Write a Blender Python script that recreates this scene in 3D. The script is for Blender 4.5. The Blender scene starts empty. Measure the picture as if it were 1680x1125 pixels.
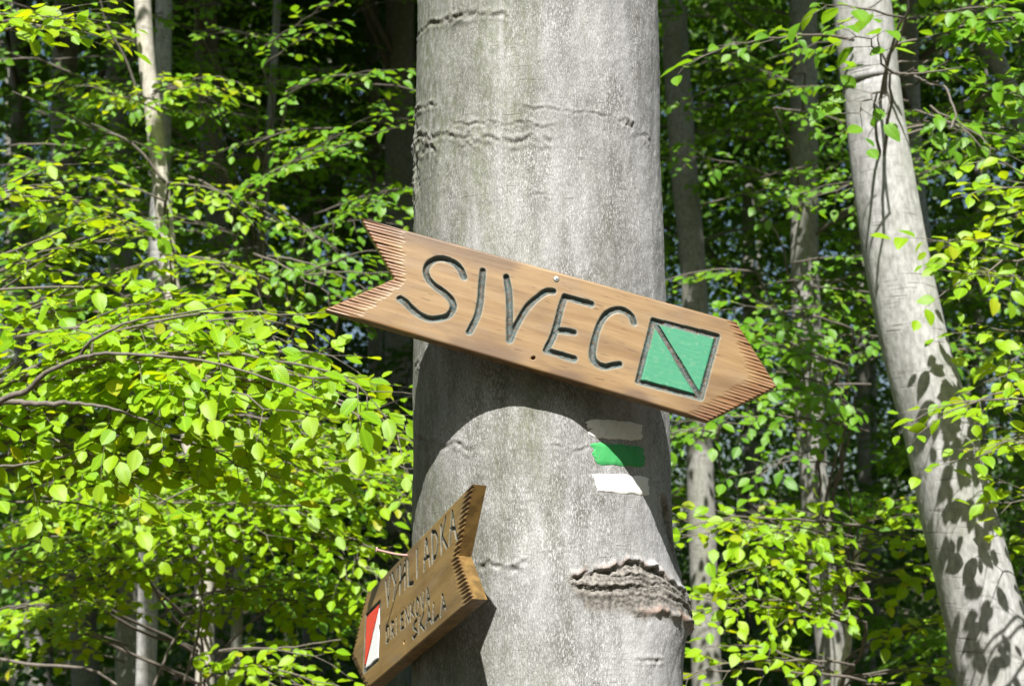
import bpy, bmesh, math, random
import numpy as np
from mathutils import Vector, Matrix

# ------------------------------------------------------------------ camera, sky, sun, exposure
scene = bpy.context.scene
COL = scene.collection
PITCH = math.radians(9.0)
FPX = 2308.0                       # focal length in pixels of a 1680 px wide frame
CAM = np.array([0.0, 0.0, 1.6])

cam_data = bpy.data.cameras.new('camera')
cam_data.sensor_width = 36.0
cam_data.lens = FPX / 1680.0 * 36.0
cam_data.clip_start = 0.05
cam_data.clip_end = 2000.0
cam_data.dof.use_dof = True
cam_data.dof.focus_distance = 2.3
cam_data.dof.aperture_fstop = 8.5
cam = bpy.data.objects.new('camera', cam_data)
COL.objects.link(cam)
cam.location = CAM
cam.rotation_euler = (math.radians(90) + PITCH, 0, 0)
scene.camera = cam

SUN_L = np.array([0.063, 0.598, -0.799])          # the way the light travels
SUN_L = SUN_L / np.linalg.norm(SUN_L)
sun_elev = math.asin(-SUN_L[2])
sun_az = math.atan2(-SUN_L[0], -SUN_L[1])         # clockwise from +Y

world = bpy.data.worlds.new('World')
scene.world = world
world.use_nodes = True
wn = world.node_tree
sky = wn.nodes.new('ShaderNodeTexSky')
sky.sky_type = 'NISHITA'
sky.sun_disc = False
sky.sun_elevation = sun_elev
sky.sun_rotation = sun_az
sky.dust_density = 2.0
wn.links.new(sky.outputs[0], wn.nodes['Background'].inputs[0])
wn.nodes['Background'].inputs[1].default_value = 0.05

sun_data = bpy.data.lights.new('sun', 'SUN')
sun_data.energy = 5.0
sun_data.angle = math.radians(0.53)
sun_data.color = (1.0, 0.965, 0.91)
sun = bpy.data.objects.new('sun', sun_data)
COL.objects.link(sun)
sun.rotation_euler = Vector(SUN_L).to_track_quat('-Z', 'Y').to_euler()
sun.location = (0, -5, 12)

scene.view_settings.view_transform = 'Standard'
scene.view_settings.look = 'None'
scene.view_settings.gamma = 1.0
scene.view_settings.use_curve_mapping = False
scene.view_settings.exposure = 1.10
scene.render.engine = 'CYCLES'
scene.cycles.use_denoising = True
scene.cycles.max_bounces = 8
scene.cycles.diffuse_bounces = 4
scene.cycles.transmission_bounces = 6
scene.cycles.sample_clamp_indirect = 6.0

# ------------------------------------------------------------------ helpers
rng = np.random.default_rng(11)
random.seed(5)
_F = np.array([0, math.cos(PITCH), math.sin(PITCH)])
_U = np.array([0, -math.sin(PITCH), math.cos(PITCH)])
_R = np.array([1.0, 0, 0])


def P(px, py, y):
    """World point at distance y in front of the camera seen at a photo pixel."""
    d = _F + _R * (px - 840) / FPX - _U * (py - 562.5) / FPX
    return CAM + d * (y / d[1])


def to_px(p):
    q = p - CAM
    z = q @ _F
    z = np.where(np.abs(z) < 1e-4, 1e-4, z)
    return 840 + FPX * (q @ _R) / z, 562.5 - FPX * (q @ _U) / z, z


def norm(v):
    return v / (np.linalg.norm(v, axis=-1, keepdims=True) + 1e-12)


def mesh_np(name, verts, quads=None, tris=None, smooth=True):
    me = bpy.data.meshes.new(name)
    verts = np.asarray(verts, dtype=np.float32)
    nq = 0 if quads is None else len(quads)
    nt = 0 if tris is None else len(tris)
    me.vertices.add(len(verts))
    me.vertices.foreach_set('co', verts.ravel())
    idx, start = [], []
    if nq:
        idx.append(np.asarray(quads, np.int32).ravel())
        start.append(np.arange(nq, dtype=np.int32) * 4)
    if nt:
        idx.append(np.asarray(tris, np.int32).ravel())
        start.append(nq * 4 + np.arange(nt, dtype=np.int32) * 3)
    idx = np.concatenate(idx)
    start = np.concatenate(start)
    me.loops.add(len(idx))
    me.loops.foreach_set('vertex_index', idx)
    me.polygons.add(nq + nt)
    me.polygons.foreach_set('loop_start', start)
    me.update(calc_edges=True)
    if smooth:
        me.polygons.foreach_set('use_smooth', np.ones(nq + nt, dtype=bool))
    return me


def fattr(me, name, vals):
    a = me.attributes.new(name, 'FLOAT', 'POINT')
    a.data.foreach_set('value', np.asarray(vals, np.float32).ravel())


def link(name, me, mat=None, parent=None, loc=None):
    o = bpy.data.objects.new(name, me)
    COL.objects.link(o)
    if mat is not None and me is not None and not me.materials:
        me.materials.append(mat)
    if parent is not None:
        o.parent = parent
    if loc is not None:
        o.location = loc
    return o


def thing(name, label, cat, loc, group=None):
    o = bpy.data.objects.new(name, None)
    o.empty_display_size = 0.1
    COL.objects.link(o)
    o.location = [float(c) for c in loc]
    o['label'] = label
    o['category'] = cat
    if group:
        o['group'] = group
    return o


def _hash(ix, iy, seed):
    h = (ix.astype(np.int64) * 374761393 + iy.astype(np.int64) * 668265263 + seed * 1442695041) & 0x7fffffff
    h = (h ^ (h >> 13)) * 1274126177 & 0x7fffffff
    h = h ^ (h >> 16)
    return (h & 0xffff) / 65535.0


def vnoise(x, y, seed=0):
    ix, iy = np.floor(x), np.floor(y)
    fx, fy = x - ix, y - iy
    fx = fx * fx * (3 - 2 * fx)
    fy = fy * fy * (3 - 2 * fy)
    a = _hash(ix, iy, seed); b = _hash(ix + 1, iy, seed)
    c = _hash(ix, iy + 1, seed); d = _hash(ix + 1, iy + 1, seed)
    return (a + (b - a) * fx) * (1 - fy) + (c + (d - c) * fx) * fy - 0.5


def fbm(x, y, seed=0, octv=3):
    x = np.asarray(x, float); y = np.asarray(y, float)
    s, a = 0, 1.0
    for k in range(octv):
        s = s + a * vnoise(x * 2 ** k, y * 2 ** k, seed + 17 * k)
        a *= 0.5
    return s


def sstep(a, b, x):
    t = np.clip((x - a) / (b - a), 0, 1)
    return t * t * (3 - 2 * t)


def smooth_line(pts, n=8):
    """Catmull-Rom through the points."""
    p = np.asarray(pts, float)
    q = np.vstack([2 * p[0] - p[1], p, 2 * p[-1] - p[-2]])
    out = []
    for i in range(1, len(q) - 2):
        for k in range(n):
            t = k / n
            a, b, c, d = q[i - 1], q[i], q[i + 1], q[i + 2]
            out.append(0.5 * (2 * b + (c - a) * t + (2 * a - 5 * b + 4 * c - d) * t * t + (3 * b - a - 3 * c + d) * t ** 3))
    out.append(p[-1])
    return np.array(out)


def tube(pts, radii, nseg=8, cap=True):
    """verts, quads, tris of a tube along a polyline."""
    pts = np.asarray(pts, float)
    n = len(pts)
    radii = np.broadcast_to(np.asarray(radii, float), (n,))
    tan = norm(np.gradient(pts, axis=0))
    ref = np.array([0.13, 0.31, 0.94]) if abs(tan[0][2]) < 0.8 else np.array([1.0, 0.1, 0])
    A = norm(np.cross(tan, ref)); B = np.cross(tan, A)
    ang = np.arange(nseg) * 2 * math.pi / nseg
    v = pts[:, None, :] + radii[:, None, None] * (np.cos(ang)[None, :, None] * A[:, None, :] + np.sin(ang)[None, :, None] * B[:, None, :])
    v = v.reshape(-1, 3)
    i = np.arange(n - 1)[:, None] * nseg
    j = np.arange(nseg)[None, :]
    j2 = (j + 1) % nseg
    q = np.stack([i + j, i + j2, i + nseg + j2, i + nseg + j], -1).reshape(-1, 4)
    t = np.zeros((0, 3), int)
    if cap:
        v = np.vstack([v, pts[-1:], pts[:1]])
        k = n * nseg
        e = (n - 1) * nseg + np.arange(nseg)
        e2 = (n - 1) * nseg + (np.arange(nseg) + 1) % nseg
        s = np.arange(nseg); s2 = (s + 1) % nseg
        t = np.vstack([np.stack([e, e2, np.full(nseg, k)], -1), np.stack([s2, s, np.full(nseg, k + 1)], -1)])
    return v, q, t


class Bag:
    """collects tubes into one mesh"""
    def __init__(self):
        self.v, self.q, self.t, self.n = [], [], [], 0

    def add(self, v, q, t):
        self.v.append(v)
        if len(q): self.q.append(q + self.n)
        if len(t): self.t.append(t + self.n)
        self.n += len(v)

    def mesh(self, name, origin):
        return mesh_np(name, np.vstack(self.v) - origin, np.vstack(self.q) if self.q else None,
                       np.vstack(self.t) if self.t else None)


# ------------------------------------------------------------------ materials
def new_mat(name):
    m = bpy.data.materials.new(name)
    m.use_nodes = True
    nt = m.node_tree
    b = nt.nodes['Principled BSDF']
    return m, nt, b


def N(nt, typ, **kw):
    n = nt.nodes.new(typ)
    for k, v in kw.items():
        setattr(n, k, v)
    return n


def mapping(nt, scale, src='Object', loc=(0, 0, 0)):
    tc = N(nt, 'ShaderNodeTexCoord')
    mp = N(nt, 'ShaderNodeMapping')
    mp.inputs['Scale'].default_value = scale
    mp.inputs['Location'].default_value = loc
    nt.links.new(tc.outputs[src], mp.inputs['Vector'])
    return mp.outputs[0]


def noise(nt, vec, scale=1.0, detail=2.0, rough=0.5, dist=0.0):
    n = N(nt, 'ShaderNodeTexNoise')
    n.inputs['Scale'].default_value = scale
    n.inputs['Detail'].default_value = detail
    n.inputs['Roughness'].default_value = rough
    n.inputs['Distortion'].default_value = dist
    nt.links.new(vec, n.inputs['Vector'])
    return n.outputs['Fac']


def ramp(nt, fac, stops):
    r = N(nt, 'ShaderNodeValToRGB')
    els = r.color_ramp.elements
    while len(els) < len(stops):
        els.new(0.5)
    for e, (p, c) in zip(els, stops):
        e.position = p
        e.color = (c, c, c, 1) if isinstance(c, (int, float)) else (*c, 1)
    nt.links.new(fac, r.inputs[0])
    return r.outputs[0]


def mixc(nt, fac, a, b, mode='MIX'):
    m = N(nt, 'ShaderNodeMix', data_type='RGBA', blend_type=mode)
    for s, v in ((0, fac), (6, a), (7, b)):
        if isinstance(v, (int, float)):
            m.inputs[s].default_value = v
        elif isinstance(v, tuple):
            m.inputs[s].default_value = (*v, 1)
        else:
            nt.links.new(v, m.inputs[s])
    return m.outputs[2]


def mth(nt, op, a, b=0.0, clamp=False):
    m = N(nt, 'ShaderNodeMath', operation=op, use_clamp=clamp)
    for s, v in ((0, a), (1, b)):
        if isinstance(v, (int, float)):
            m.inputs[s].default_value = v
        else:
            nt.links.new(v, m.inputs[s])
    return m.outputs[0]


def attr(nt, name):
    a = N(nt, 'ShaderNodeAttribute', attribute_name=name)
    return a.outputs['Fac']


def bump(nt, b, h, strength, dist):
    n = N(nt, 'ShaderNodeBump')
    n.inputs['Strength'].default_value = strength
    n.inputs['Distance'].default_value = dist
    nt.links.new(h, n.inputs['Height'])
    nt.links.new(n.outputs[0], b.inputs['Normal'])
    return n


def mat_main_bark():
    m, nt, b = new_mat('old_beech_bark')
    wob = mapping(nt, (30, 30, 12))
    cell = mapping(nt, (330, 330, 78))
    nz = N(nt, 'ShaderNodeTexNoise')
    nz.inputs['Scale'].default_value = 1.0
    nz.inputs['Detail'].default_value = 3
    nt.links.new(cell, nz.inputs['Vector'])
    va = N(nt, 'ShaderNodeVectorMath', operation='MULTIPLY_ADD')
    nt.links.new(nz.outputs['Color'], va.inputs[0])
    va.inputs[1].default_value = (2.6, 2.6, 2.6)
    nt.links.new(cell, va.inputs[2])
    vo = N(nt, 'ShaderNodeTexVoronoi', feature='DISTANCE_TO_EDGE')
    vo.inputs['Scale'].default_value = 1.0
    nt.links.new(va.outputs[0], vo.inputs['Vector'])
    lines = ramp(nt, vo.outputs['Distance'], [(0.03, 1.0), (0.25, 0.0)])
    patch = noise(nt, wob, 1.0, 3, 0.6)
    gate = mth(nt, 'MULTIPLY', ramp(nt, patch, [(0.30, 0.40), (0.62, 1.0)]), ramp(nt, noise(nt, mapping(nt, (9, 9, 2.6), loc=(5, 2, 1)), 1.0, 4, 0.65), [(0.36, 0.42), (0.60, 1.0)]))
    crack = mth(nt, 'MULTIPLY', lines, gate)
    fine = noise(nt, mapping(nt, (640, 640, 210)), 1.0, 2, 0.6)
    grain = ramp(nt, fine, [(0.36, 0.0), (0.60, 1.0)])
    pale = mixc(nt, grain, (0.30, 0.302, 0.288), (0.55, 0.552, 0.548))
    # algae film: the left side of the trunk and in loose vertical streaks
    sx = N(nt, 'ShaderNodeSeparateXYZ')
    tc = N(nt, 'ShaderNodeTexCoord')
    nt.links.new(tc.outputs['Object'], sx.inputs[0])
    side = mth(nt, 'MULTIPLY_ADD', sx.outputs[0], -0.85)
    nt.nodes[-1].inputs[2].default_value = 0.0
    st = noise(nt, mapping(nt, (9, 9, 2.4)), 1.0, 4, 0.62)
    alg = mth(nt, 'ADD', side, st)
    algf = ramp(nt, alg, [(0.44, 0.0), (0.70, 0.92)])
    alg2 = noise(nt, mapping(nt, (150, 150, 60)), 1.0, 2)
    algm = mth(nt, 'MULTIPLY', algf, ramp(nt, alg2, [(0.34, 0.35), (0.62, 1.0)]))
    c = mixc(nt, algm, pale, (0.185, 0.208, 0.130))
    # the skin gets whiter towards the right side
    right_pale = mth(nt, 'MULTIPLY_ADD', sx.outputs[0], 2.2)
    nt.nodes[-1].inputs[2].default_value = 0.20
    right_pale = mth(nt, 'ADD', right_pale, mth(nt, 'MULTIPLY', mth(nt, 'SUBTRACT', st, 0.5), -1.6), True)
    c = mixc(nt, mth(nt, 'MULTIPLY', right_pale, 0.72), c, (0.68, 0.68, 0.715))
    # pale lichen streaks
    lt = noise(nt, mapping(nt, (26, 26, 1.6), loc=(3, 1, 0)), 1.0, 3)
    ltf = ramp(nt, lt, [(0.60, 0.0), (0.74, 0.75)])
    c = mixc(nt, ltf, c, (0.64, 0.635, 0.65))
    stv = noise(nt, mapping(nt, (55, 55, 2.2), loc=(1, 6, 3)), 1.0, 4, 0.6)
    c = mixc(nt, 1.0, c, ramp(nt, stv, [(0.32, 0.87), (0.60, 1.03)]), 'MULTIPLY')
    big = noise(nt, mapping(nt, (5, 5, 5), loc=(7, 0, 2)), 1.0, 4, 0.6)
    c = mixc(nt, 1.0, c, ramp(nt, big, [(0.3, 0.62), (0.65, 0.96)]), 'MULTIPLY')
    c = mixc(nt, mth(nt, 'MULTIPLY', crack, 0.95), c, (0.115, 0.112, 0.095))
    # horizontal growth lines
    hl = noise(nt, mapping(nt, (14, 14, 330)), 1.0, 2)
    hl2 = noise(nt, mapping(nt, (20, 20, 20), loc=(2, 9, 4)), 1.0, 2)
    hlf = mth(nt, 'MULTIPLY', ramp(nt, hl, [(0.64, 0.0), (0.70, 1.0)]), ramp(nt, hl2, [(0.48, 0.0), (0.62, 1.0)]))
    c = mixc(nt, mth(nt, 'MULTIPLY', hlf, 0.5), c, (0.13, 0.12, 0.10))
    rn = noise(nt, mapping(nt, (160, 160, 160)), 1.0, 3)
    sc = mth(nt, 'MULTIPLY', attr(nt, 'scar'), ramp(nt, rn, [(0.32, 1.0), (0.66, 0.25)]))
    c = mixc(nt, sc, c, (0.085, 0.072, 0.055))
    wc = mixc(nt, ramp(nt, rn, [(0.36, 0.0), (0.62, 1.0)]), (0.095, 0.086, 0.074), (0.28, 0.26, 0.232))
    c = mixc(nt, mth(nt, 'MULTIPLY', attr(nt, 'wound'), 0.92), c, wc)
    c = mixc(nt, mth(nt, 'MULTIPLY', attr(nt, 'lip'), 0.55), c, (0.36, 0.21, 0.145))
    nt.links.new(c, b.inputs['Base Color'])
    b.inputs['Roughness'].default_value = 0.85
    b.inputs['Specular IOR Level'].default_value = 0.25
    hh = mth(nt, 'SUBTRACT', mth(nt, 'MULTIPLY', grain, 0.5), crack)
    hh = mth(nt, 'SUBTRACT', hh, hlf)
    bump(nt, b, hh, 0.38, 0.0018)
    return m


def mat_bark(name, c0, c1, green=0.3, dark=1.0):
    m, nt, b = new_mat(name)
    n1 = noise(nt, mapping(nt, (60, 60, 26)), 1.0, 4, 0.6)
    n2 = noise(nt, mapping(nt, (6, 6, 3)), 1.0, 4, 0.6)
    c = mixc(nt, ramp(nt, n1, [(0.35, 0.0), (0.65, 1.0)]), c0, c1)
    g = mth(nt, 'MULTIPLY', ramp(nt, n2, [(0.45, 0.0), (0.70, 1.0)]), green)
    c = mixc(nt, g, c, (0.17, 0.185, 0.11))
    hl = noise(nt, mapping(nt, (7, 7, 130)), 1.0, 3)
    h2 = noise(nt, mapping(nt, (9, 9, 6), loc=(4, 4, 4)), 1.0, 2)
    hf = mth(nt, 'MULTIPLY', ramp(nt, hl, [(0.60, 0.0), (0.68, 1.0)]), ramp(nt, h2, [(0.42, 0.0), (0.62, 0.8)]))
    c = mixc(nt, hf, c, (0.10, 0.092, 0.08))
    sc = attr(nt, 'scar')
    c = mixc(nt, sc, c, (0.075, 0.065, 0.05))
    nt.links.new(c, b.inputs['Base Color'])
    b.inputs['Roughness'].default_value = 0.8
    b.inputs['Specular IOR Level'].default_value = 0.25
    bump(nt, b, mth(nt, 'SUBTRACT', n1, hf), 0.5, 0.004)
    return m


def mat_twig():
    m, nt, b = new_mat('twig_bark')
    n1 = noise(nt, mapping(nt, (90, 90, 90)), 1.0, 2)
    c = mixc(nt, n1, (0.060, 0.048, 0.036), (0.20, 0.178, 0.150))
    nt.links.new(c, b.inputs['Base Color'])
    b.inputs['Roughness'].default_value = 0.7
    return m


def mat_leaf(name, cols, trans, tmix=0.5):
    """cols: three reflect colours from common to rare; trans: the colour of light shining through"""
    m, nt, b = new_mat(name)
    oi = N(nt, 'ShaderNodeObjectInfo')
    v = mth(nt, 'FRACT', mth(nt, 'ADD', attr(nt, 'var'), oi.outputs['Random']))
    base = ramp(nt, v, [(0.0, cols[0]), (0.60, cols[1]), (0.95, cols[1]), (1.0, cols[2])])
    tv = ramp(nt, v, [(0.0, tuple(0.72 * x for x in trans)), (0.6, trans), (1.0, (trans[0] * 1.25, trans[1], trans[2]))])
    # ribs of the blade
    tc = N(nt, 'ShaderNodeTexCoord')
    sx = N(nt, 'ShaderNodeSeparateXYZ')
    nt.links.new(tc.outputs['UV'], sx.inputs[0])
    au = mth(nt, 'ABSOLUTE', mth(nt, 'SUBTRACT', sx.outputs[0], 0.5))
    ph = mth(nt, 'SUBTRACT', sx.outputs[1], mth(nt, 'MULTIPLY', au, 0.9))
    wv = mth(nt, 'SINE', mth(nt, 'MULTIPLY', ph, 62.0))
    rib = ramp(nt, mth(nt, 'MULTIPLY_ADD', wv, 0.5), [(0.30, 0.0), (0.5, 1.0)])
    nt.nodes[-2].inputs[2].default_value = 0.0
    mid = ramp(nt, au, [(0.0, 1.0), (0.045, 0.0)])
    ribs = mth(nt, 'MAXIMUM', mth(nt, 'MULTIPLY', rib, 0.28), mth(nt, 'MULTIPLY', mid, 0.6))
    base = mixc(nt, ribs, base, tuple(min(1, x * 1.5) for x in cols[1]))
    # bronzed tip and margin of young leaves
    tip = ramp(nt, sx.outputs[1], [(0.80, 0.0), (1.0, 0.55)])
    tipf = mth(nt, 'MULTIPLY', tip, ramp(nt, v, [(0.45, 0.0), (0.8, 1.0)]))
    base = mixc(nt, tipf, base, (0.20, 0.10, 0.03))
    nt.links.new(base, b.inputs['Base Color'])
    b.inputs['Roughness'].default_value = 0.42
    b.inputs['Specular IOR Level'].default_value = 0.45
    bump(nt, b, wv, 0.22, 0.001)
    tr = N(nt, 'ShaderNodeBsdfTranslucent')
    nt.links.new(mixc(nt, tipf, tv, (0.36, 0.22, 0.05)), tr.inputs['Color'])
    mx = N(nt, 'ShaderNodeMixShader')
    mx.inputs[0].default_value = tmix
    nt.links.new(b.outputs[0], mx.inputs[1])
    nt.links.new(tr.outputs[0], mx.inputs[2])
    nt.links.new(mx.outputs[0], nt.nodes['Material Output'].inputs['Surface'])
    return m


def mat_wood(name, dark, mid, light, red=(0.20, 0.085, 0.045), rough=0.42, ink=1.0):
    m, nt, b = new_mat(name)
    g1 = noise(nt, mapping(nt, (5, 75, 40)), 1.0, 5, 0.6, 0.3)
    g2 = noise(nt, mapping(nt, (16, 210, 110)), 1.0, 3, 0.6)
    g3 = noise(nt, mapping(nt, (4.5, 13, 9), loc=(1, 2, 3)), 1.0, 3, 0.55)
    c = mixc(nt, ramp(nt, g1, [(0.34, 0.0), (0.62, 1.0)]), mid, light)
    c = mixc(nt, mth(nt, 'MULTIPLY', ramp(nt, g2, [(0.50, 0.0), (0.74, 1.0)]), 0.30), c, dark)
    c = mixc(nt, mth(nt, 'MULTIPLY', ramp(nt, g3, [(0.50, 0.0), (0.70, 1.0)]), 0.62), c, dark)
    g4 = noise(nt, mapping(nt, (9, 26, 20), loc=(8, 1, 5)), 1.0, 5, 0.65)
    c = mixc(nt, mth(nt, 'MULTIPLY', ramp(nt, g4, [(0.52, 0.0), (0.70, 1.0)]), 0.45), c, tuple(0.5 * a_ + 0.10 for a_ in mid))
    g5 = noise(nt, mapping(nt, (26, 300, 200), loc=(2, 7, 5)), 1.0, 2, 0.5)
    c = mixc(nt, mth(nt, 'MULTIPLY', ramp(nt, g5, [(0.66, 0.0), (0.70, 1.0)]), 0.6), c, tuple(0.6 * a_ for a_ in dark))
    # weather creeping in from the two long edges
    c = mixc(nt, mth(nt, 'MULTIPLY', attr(nt, 'grime'), 0.75), c, tuple(0.9 * a_ + 0.02 for a_ in dark))
    sp = noise(nt, mapping(nt, (900, 900, 900)), 1.0, 2, 0.7)
    # gouged ends, stained darker in the cuts
    c = mixc(nt, mth(nt, 'MULTIPLY', attr(nt, 'tooth'), 0.75), c, red)
    # edge faces: raw sawn end wood
    ec = mixc(nt, ramp(nt, noise(nt, mapping(nt, (60, 60, 60)), 1.0, 4), [(0.4, 0.0), (0.6, 1.0)]), tuple(x * 0.55 for x in mid), mid)
    c = mixc(nt, attr(nt, 'edge'), c, ec)
    # paint run thin round the letters, thick in the cuts, worn off their floors
    c = mixc(nt, mth(nt, 'MULTIPLY', attr(nt, 'halo'), 0.36), c, (0.20, 0.25, 0.24))
    pw = noise(nt, mapping(nt, (160, 160, 160), loc=(5, 5, 5)), 1.0, 3, 0.6)
    pc = mixc(nt, ramp(nt, pw, [(0.35, 0.0), (0.65, 1.0)]), tuple(ink * x for x in (0.040, 0.062, 0.062)), tuple(ink * x for x in (0.125, 0.18, 0.175)))
    floor_ = mixc(nt, ramp(nt, sp, [(0.55, 0.0), (0.68, 1.0)]), (0.055, 0.034, 0.020), (0.28, 0.17, 0.085))
    wear = mth(nt, 'MULTIPLY', attr(nt, 'deep'), ramp(nt, pw, [(0.42, 0.0), (0.60, 1.0)]))
    pc = mixc(nt, wear, pc, floor_)
    c = mixc(nt, attr(nt, 'paint'), c, pc)
    nt.links.new(c, b.inputs['Base Color'])
    b.inputs['Roughness'].default_value = rough
    b.inputs['Specular IOR Level'].default_value = 0.4
    h = mth(nt, 'ADD', mth(nt, 'MULTIPLY', g2, 0.35), mth(nt, 'MULTIPLY', sp, mth(nt, 'MULTIPLY_ADD', attr(nt, 'deep'), 1.6)))
    nt.nodes[-1].inputs[2].default_value = 0.25
    bump(nt, b, h, 0.5, 0.0009)
    return m


def mat_paint(name, col, rough=0.6, wear=None, bark=False):
    m, nt, b = new_mat(name)
    n1 = noise(nt, mapping(nt, (40, 180, 60)), 1.0, 4, 0.6)
    c = mixc(nt, ramp(nt, n1, [(0.3, 0.0), (0.7, 1.0)]), tuple(x * 0.90 for x in col), col)
    if wear:
        n2 = noise(nt, mapping(nt, (110, 110, 60), loc=(2, 3, 4)), 1.0, 4, 0.65)
        c = mixc(nt, ramp(nt, n2, [(0.54, 0.0), (0.70, 1.0)]), c, wear)
    h = n1
    if bark:                                            # cracks of the bark break the coat
        n3 = noise(nt, mapping(nt, (330, 330, 110), loc=(1, 2, 9)), 1.0, 3, 0.65)
        n4 = noise(nt, mapping(nt, (38, 38, 22), loc=(4, 2, 9)), 1.0, 3, 0.6)
        fl = mth(nt, 'MULTIPLY', ramp(nt, n3, [(0.60, 0.0), (0.68, 1.0)]), ramp(nt, n4, [(0.44, 0.0), (0.62, 0.45)]))
        c = mixc(nt, fl, c, (0.27, 0.26, 0.235))
        h = mth(nt, 'SUBTRACT', n3, fl)
    nt.links.new(c, b.inputs['Base Color'])
    b.inputs['Roughness'].default_value = rough
    b.inputs['Specular IOR Level'].default_value = 0.35
    bump(nt, b, h, 0.35, 0.001)
    return m


def mat_metal(name, col, rough=0.35):
    m, nt, b = new_mat(name)
    n1 = noise(nt, mapping(nt, (300, 300, 300)), 1.0, 3)
    nt.links.new(mixc(nt, n1, tuple(x * 0.7 for x in col), col), b.inputs['Base Color'])
    b.inputs['Metallic'].default_value = 0.9
    b.inputs['Roughness'].default_value = rough
    return m


def mat_ground():
    m, nt, b = new_mat('leaf_litter')
    n1 = noise(nt, mapping(nt, (14, 14, 14)), 1.0, 5, 0.7)
    n2 = noise(nt, mapping(nt, (0.8, 0.8, 0.8)), 1.0, 3)
    c = mixc(nt, ramp(nt, n1, [(0.35, 0.0), (0.65, 1.0)]), (0.030, 0.021, 0.013), (0.095, 0.065, 0.038))
    c = mixc(nt, ramp(nt, n2, [(0.5, 0.0), (0.65, 0.7)]), c, (0.05, 0.075, 0.02))
    nt.links.new(c, b.inputs['Base Color'])
    b.inputs['Roughness'].default_value = 0.95
    bump(nt, b, n1, 0.8, 0.03)
    return m


M_MAIN = mat_main_bark()
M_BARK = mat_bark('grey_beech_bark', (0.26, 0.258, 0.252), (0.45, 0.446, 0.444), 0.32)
M_BARKD = mat_bark('shade_darkened_bark', (0.19, 0.185, 0.17), (0.31, 0.305, 0.285), 0.55)  # grey bark darkened, the wood's shade put into its colour
M_BARKP = mat_bark('pale_sapling_bark', (0.36, 0.33, 0.27), (0.56, 0.53, 0.47), 0.2)
M_TWIG = mat_twig()
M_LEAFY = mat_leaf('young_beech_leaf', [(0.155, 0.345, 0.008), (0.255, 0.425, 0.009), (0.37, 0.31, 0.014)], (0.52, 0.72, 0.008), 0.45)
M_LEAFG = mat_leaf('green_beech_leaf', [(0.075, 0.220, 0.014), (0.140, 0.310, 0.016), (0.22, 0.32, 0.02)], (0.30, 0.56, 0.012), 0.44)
M_LEAFD = mat_leaf('shade_darkened_leaf', [(0.036, 0.100, 0.012), (0.062, 0.140, 0.014), (0.09, 0.15, 0.02)], (0.14, 0.30, 0.014), 0.42)  # green leaf made darker: shade of the deep wood in the colour
M_WOOD1 = mat_wood('varnished_board_wood', (0.100, 0.056, 0.030), (0.218, 0.130, 0.054), (0.285, 0.186, 0.088))
M_WOOD2 = mat_wood('weathered_board_wood', (0.090, 0.052, 0.018), (0.200, 0.122, 0.038), (0.255, 0.165, 0.058), red=(0.12, 0.06, 0.03), ink=0.38)
M_FRAME2 = mat_wood('blue_edged_groove_wood', (0.09, 0.052, 0.018), (0.20, 0.122, 0.038), (0.255, 0.165, 0.058), ink=1.15)
M_GREEN = mat_paint('green_board_paint', (0.052, 0.245, 0.138), 0.45, (0.12, 0.27, 0.165))
M_RED = mat_paint('red_board_paint', (0.70, 0.07, 0.035), 0.45)
M_WHITEB = mat_paint('white_board_paint', (0.80, 0.82, 0.82), 0.45)
M_WHITE = mat_paint('white_trail_paint', (0.90, 0.885, 0.87), 0.7, (0.84, 0.82, 0.80), True)
M_TGREEN = mat_paint('green_trail_paint', (0.065, 0.41, 0.125), 0.65, (0.05, 0.33, 0.10), True)
M_STEEL = mat_metal('zinc_screw_steel', (0.72, 0.72, 0.70))
M_DARK = mat_metal('slot_shade_steel', (0.05, 0.05, 0.05), 0.6)
M_NAIL = mat_paint('nail_steel', (0.46, 0.30, 0.26), 0.35)
M_GROUND = mat_ground()

# ------------------------------------------------------------------ ground
gx = np.concatenate([-np.geomspace(400, 12, 26), np.linspace(-11, 11, 40), np.geomspace(12, 400, 26)])
gy = np.concatenate([-np.geomspace(300, 6, 14), np.linspace(-5, 40, 80), np.geomspace(41, 600, 24)])
GX, GY = np.meshgrid(gx, gy)


def ground_z(x, y):
    x = np.asarray(x, float); y = np.asarray(y, float)
    return 0.35 * fbm(x / 9, y / 9, 3) * sstep(1.5, 6, np.hypot(x, y - 1)) - 1.0 * sstep(18, 60, y)


gv = np.stack([GX, GY, ground_z(GX, GY)], -1).reshape(-1, 3)
nx, ny = len(gx), len(gy)
ii = np.arange(ny - 1)[:, None] * nx + np.arange(nx - 1)[None, :]
gq = np.stack([ii, ii + 1, ii + nx + 1, ii + nx], -1).reshape(-1, 4)
ground = link('ground', mesh_np('ground', gv, gq), M_GROUND)
ground['kind'] = 'structure'

# ------------------------------------------------------------------ the marked beech (trunk in front)
TR, TX, TY = 0.222, 0.050, 2.45


def scar_field(s, z, pts, w, rag, seed):
    pts = np.asarray(pts, float) / 1000.0
    zz = np.interp(s, pts[:, 0], pts[:, 1]) + rag * fbm(s * 55, z * 0 + seed, seed, 3)
    d = z - zz
    ends = sstep(pts[0, 0] - 0.012, pts[0, 0] + 0.012, s) * (1 - sstep(pts[-1, 0] - 0.012, pts[-1, 0] + 0.012, s))
    mod = np.clip(0.75 + 0.8 * fbm(s * 24, z * 3 + 9.1, seed + 5, 3), 0.12, 1.3)
    return d / w, ends * mod


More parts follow.
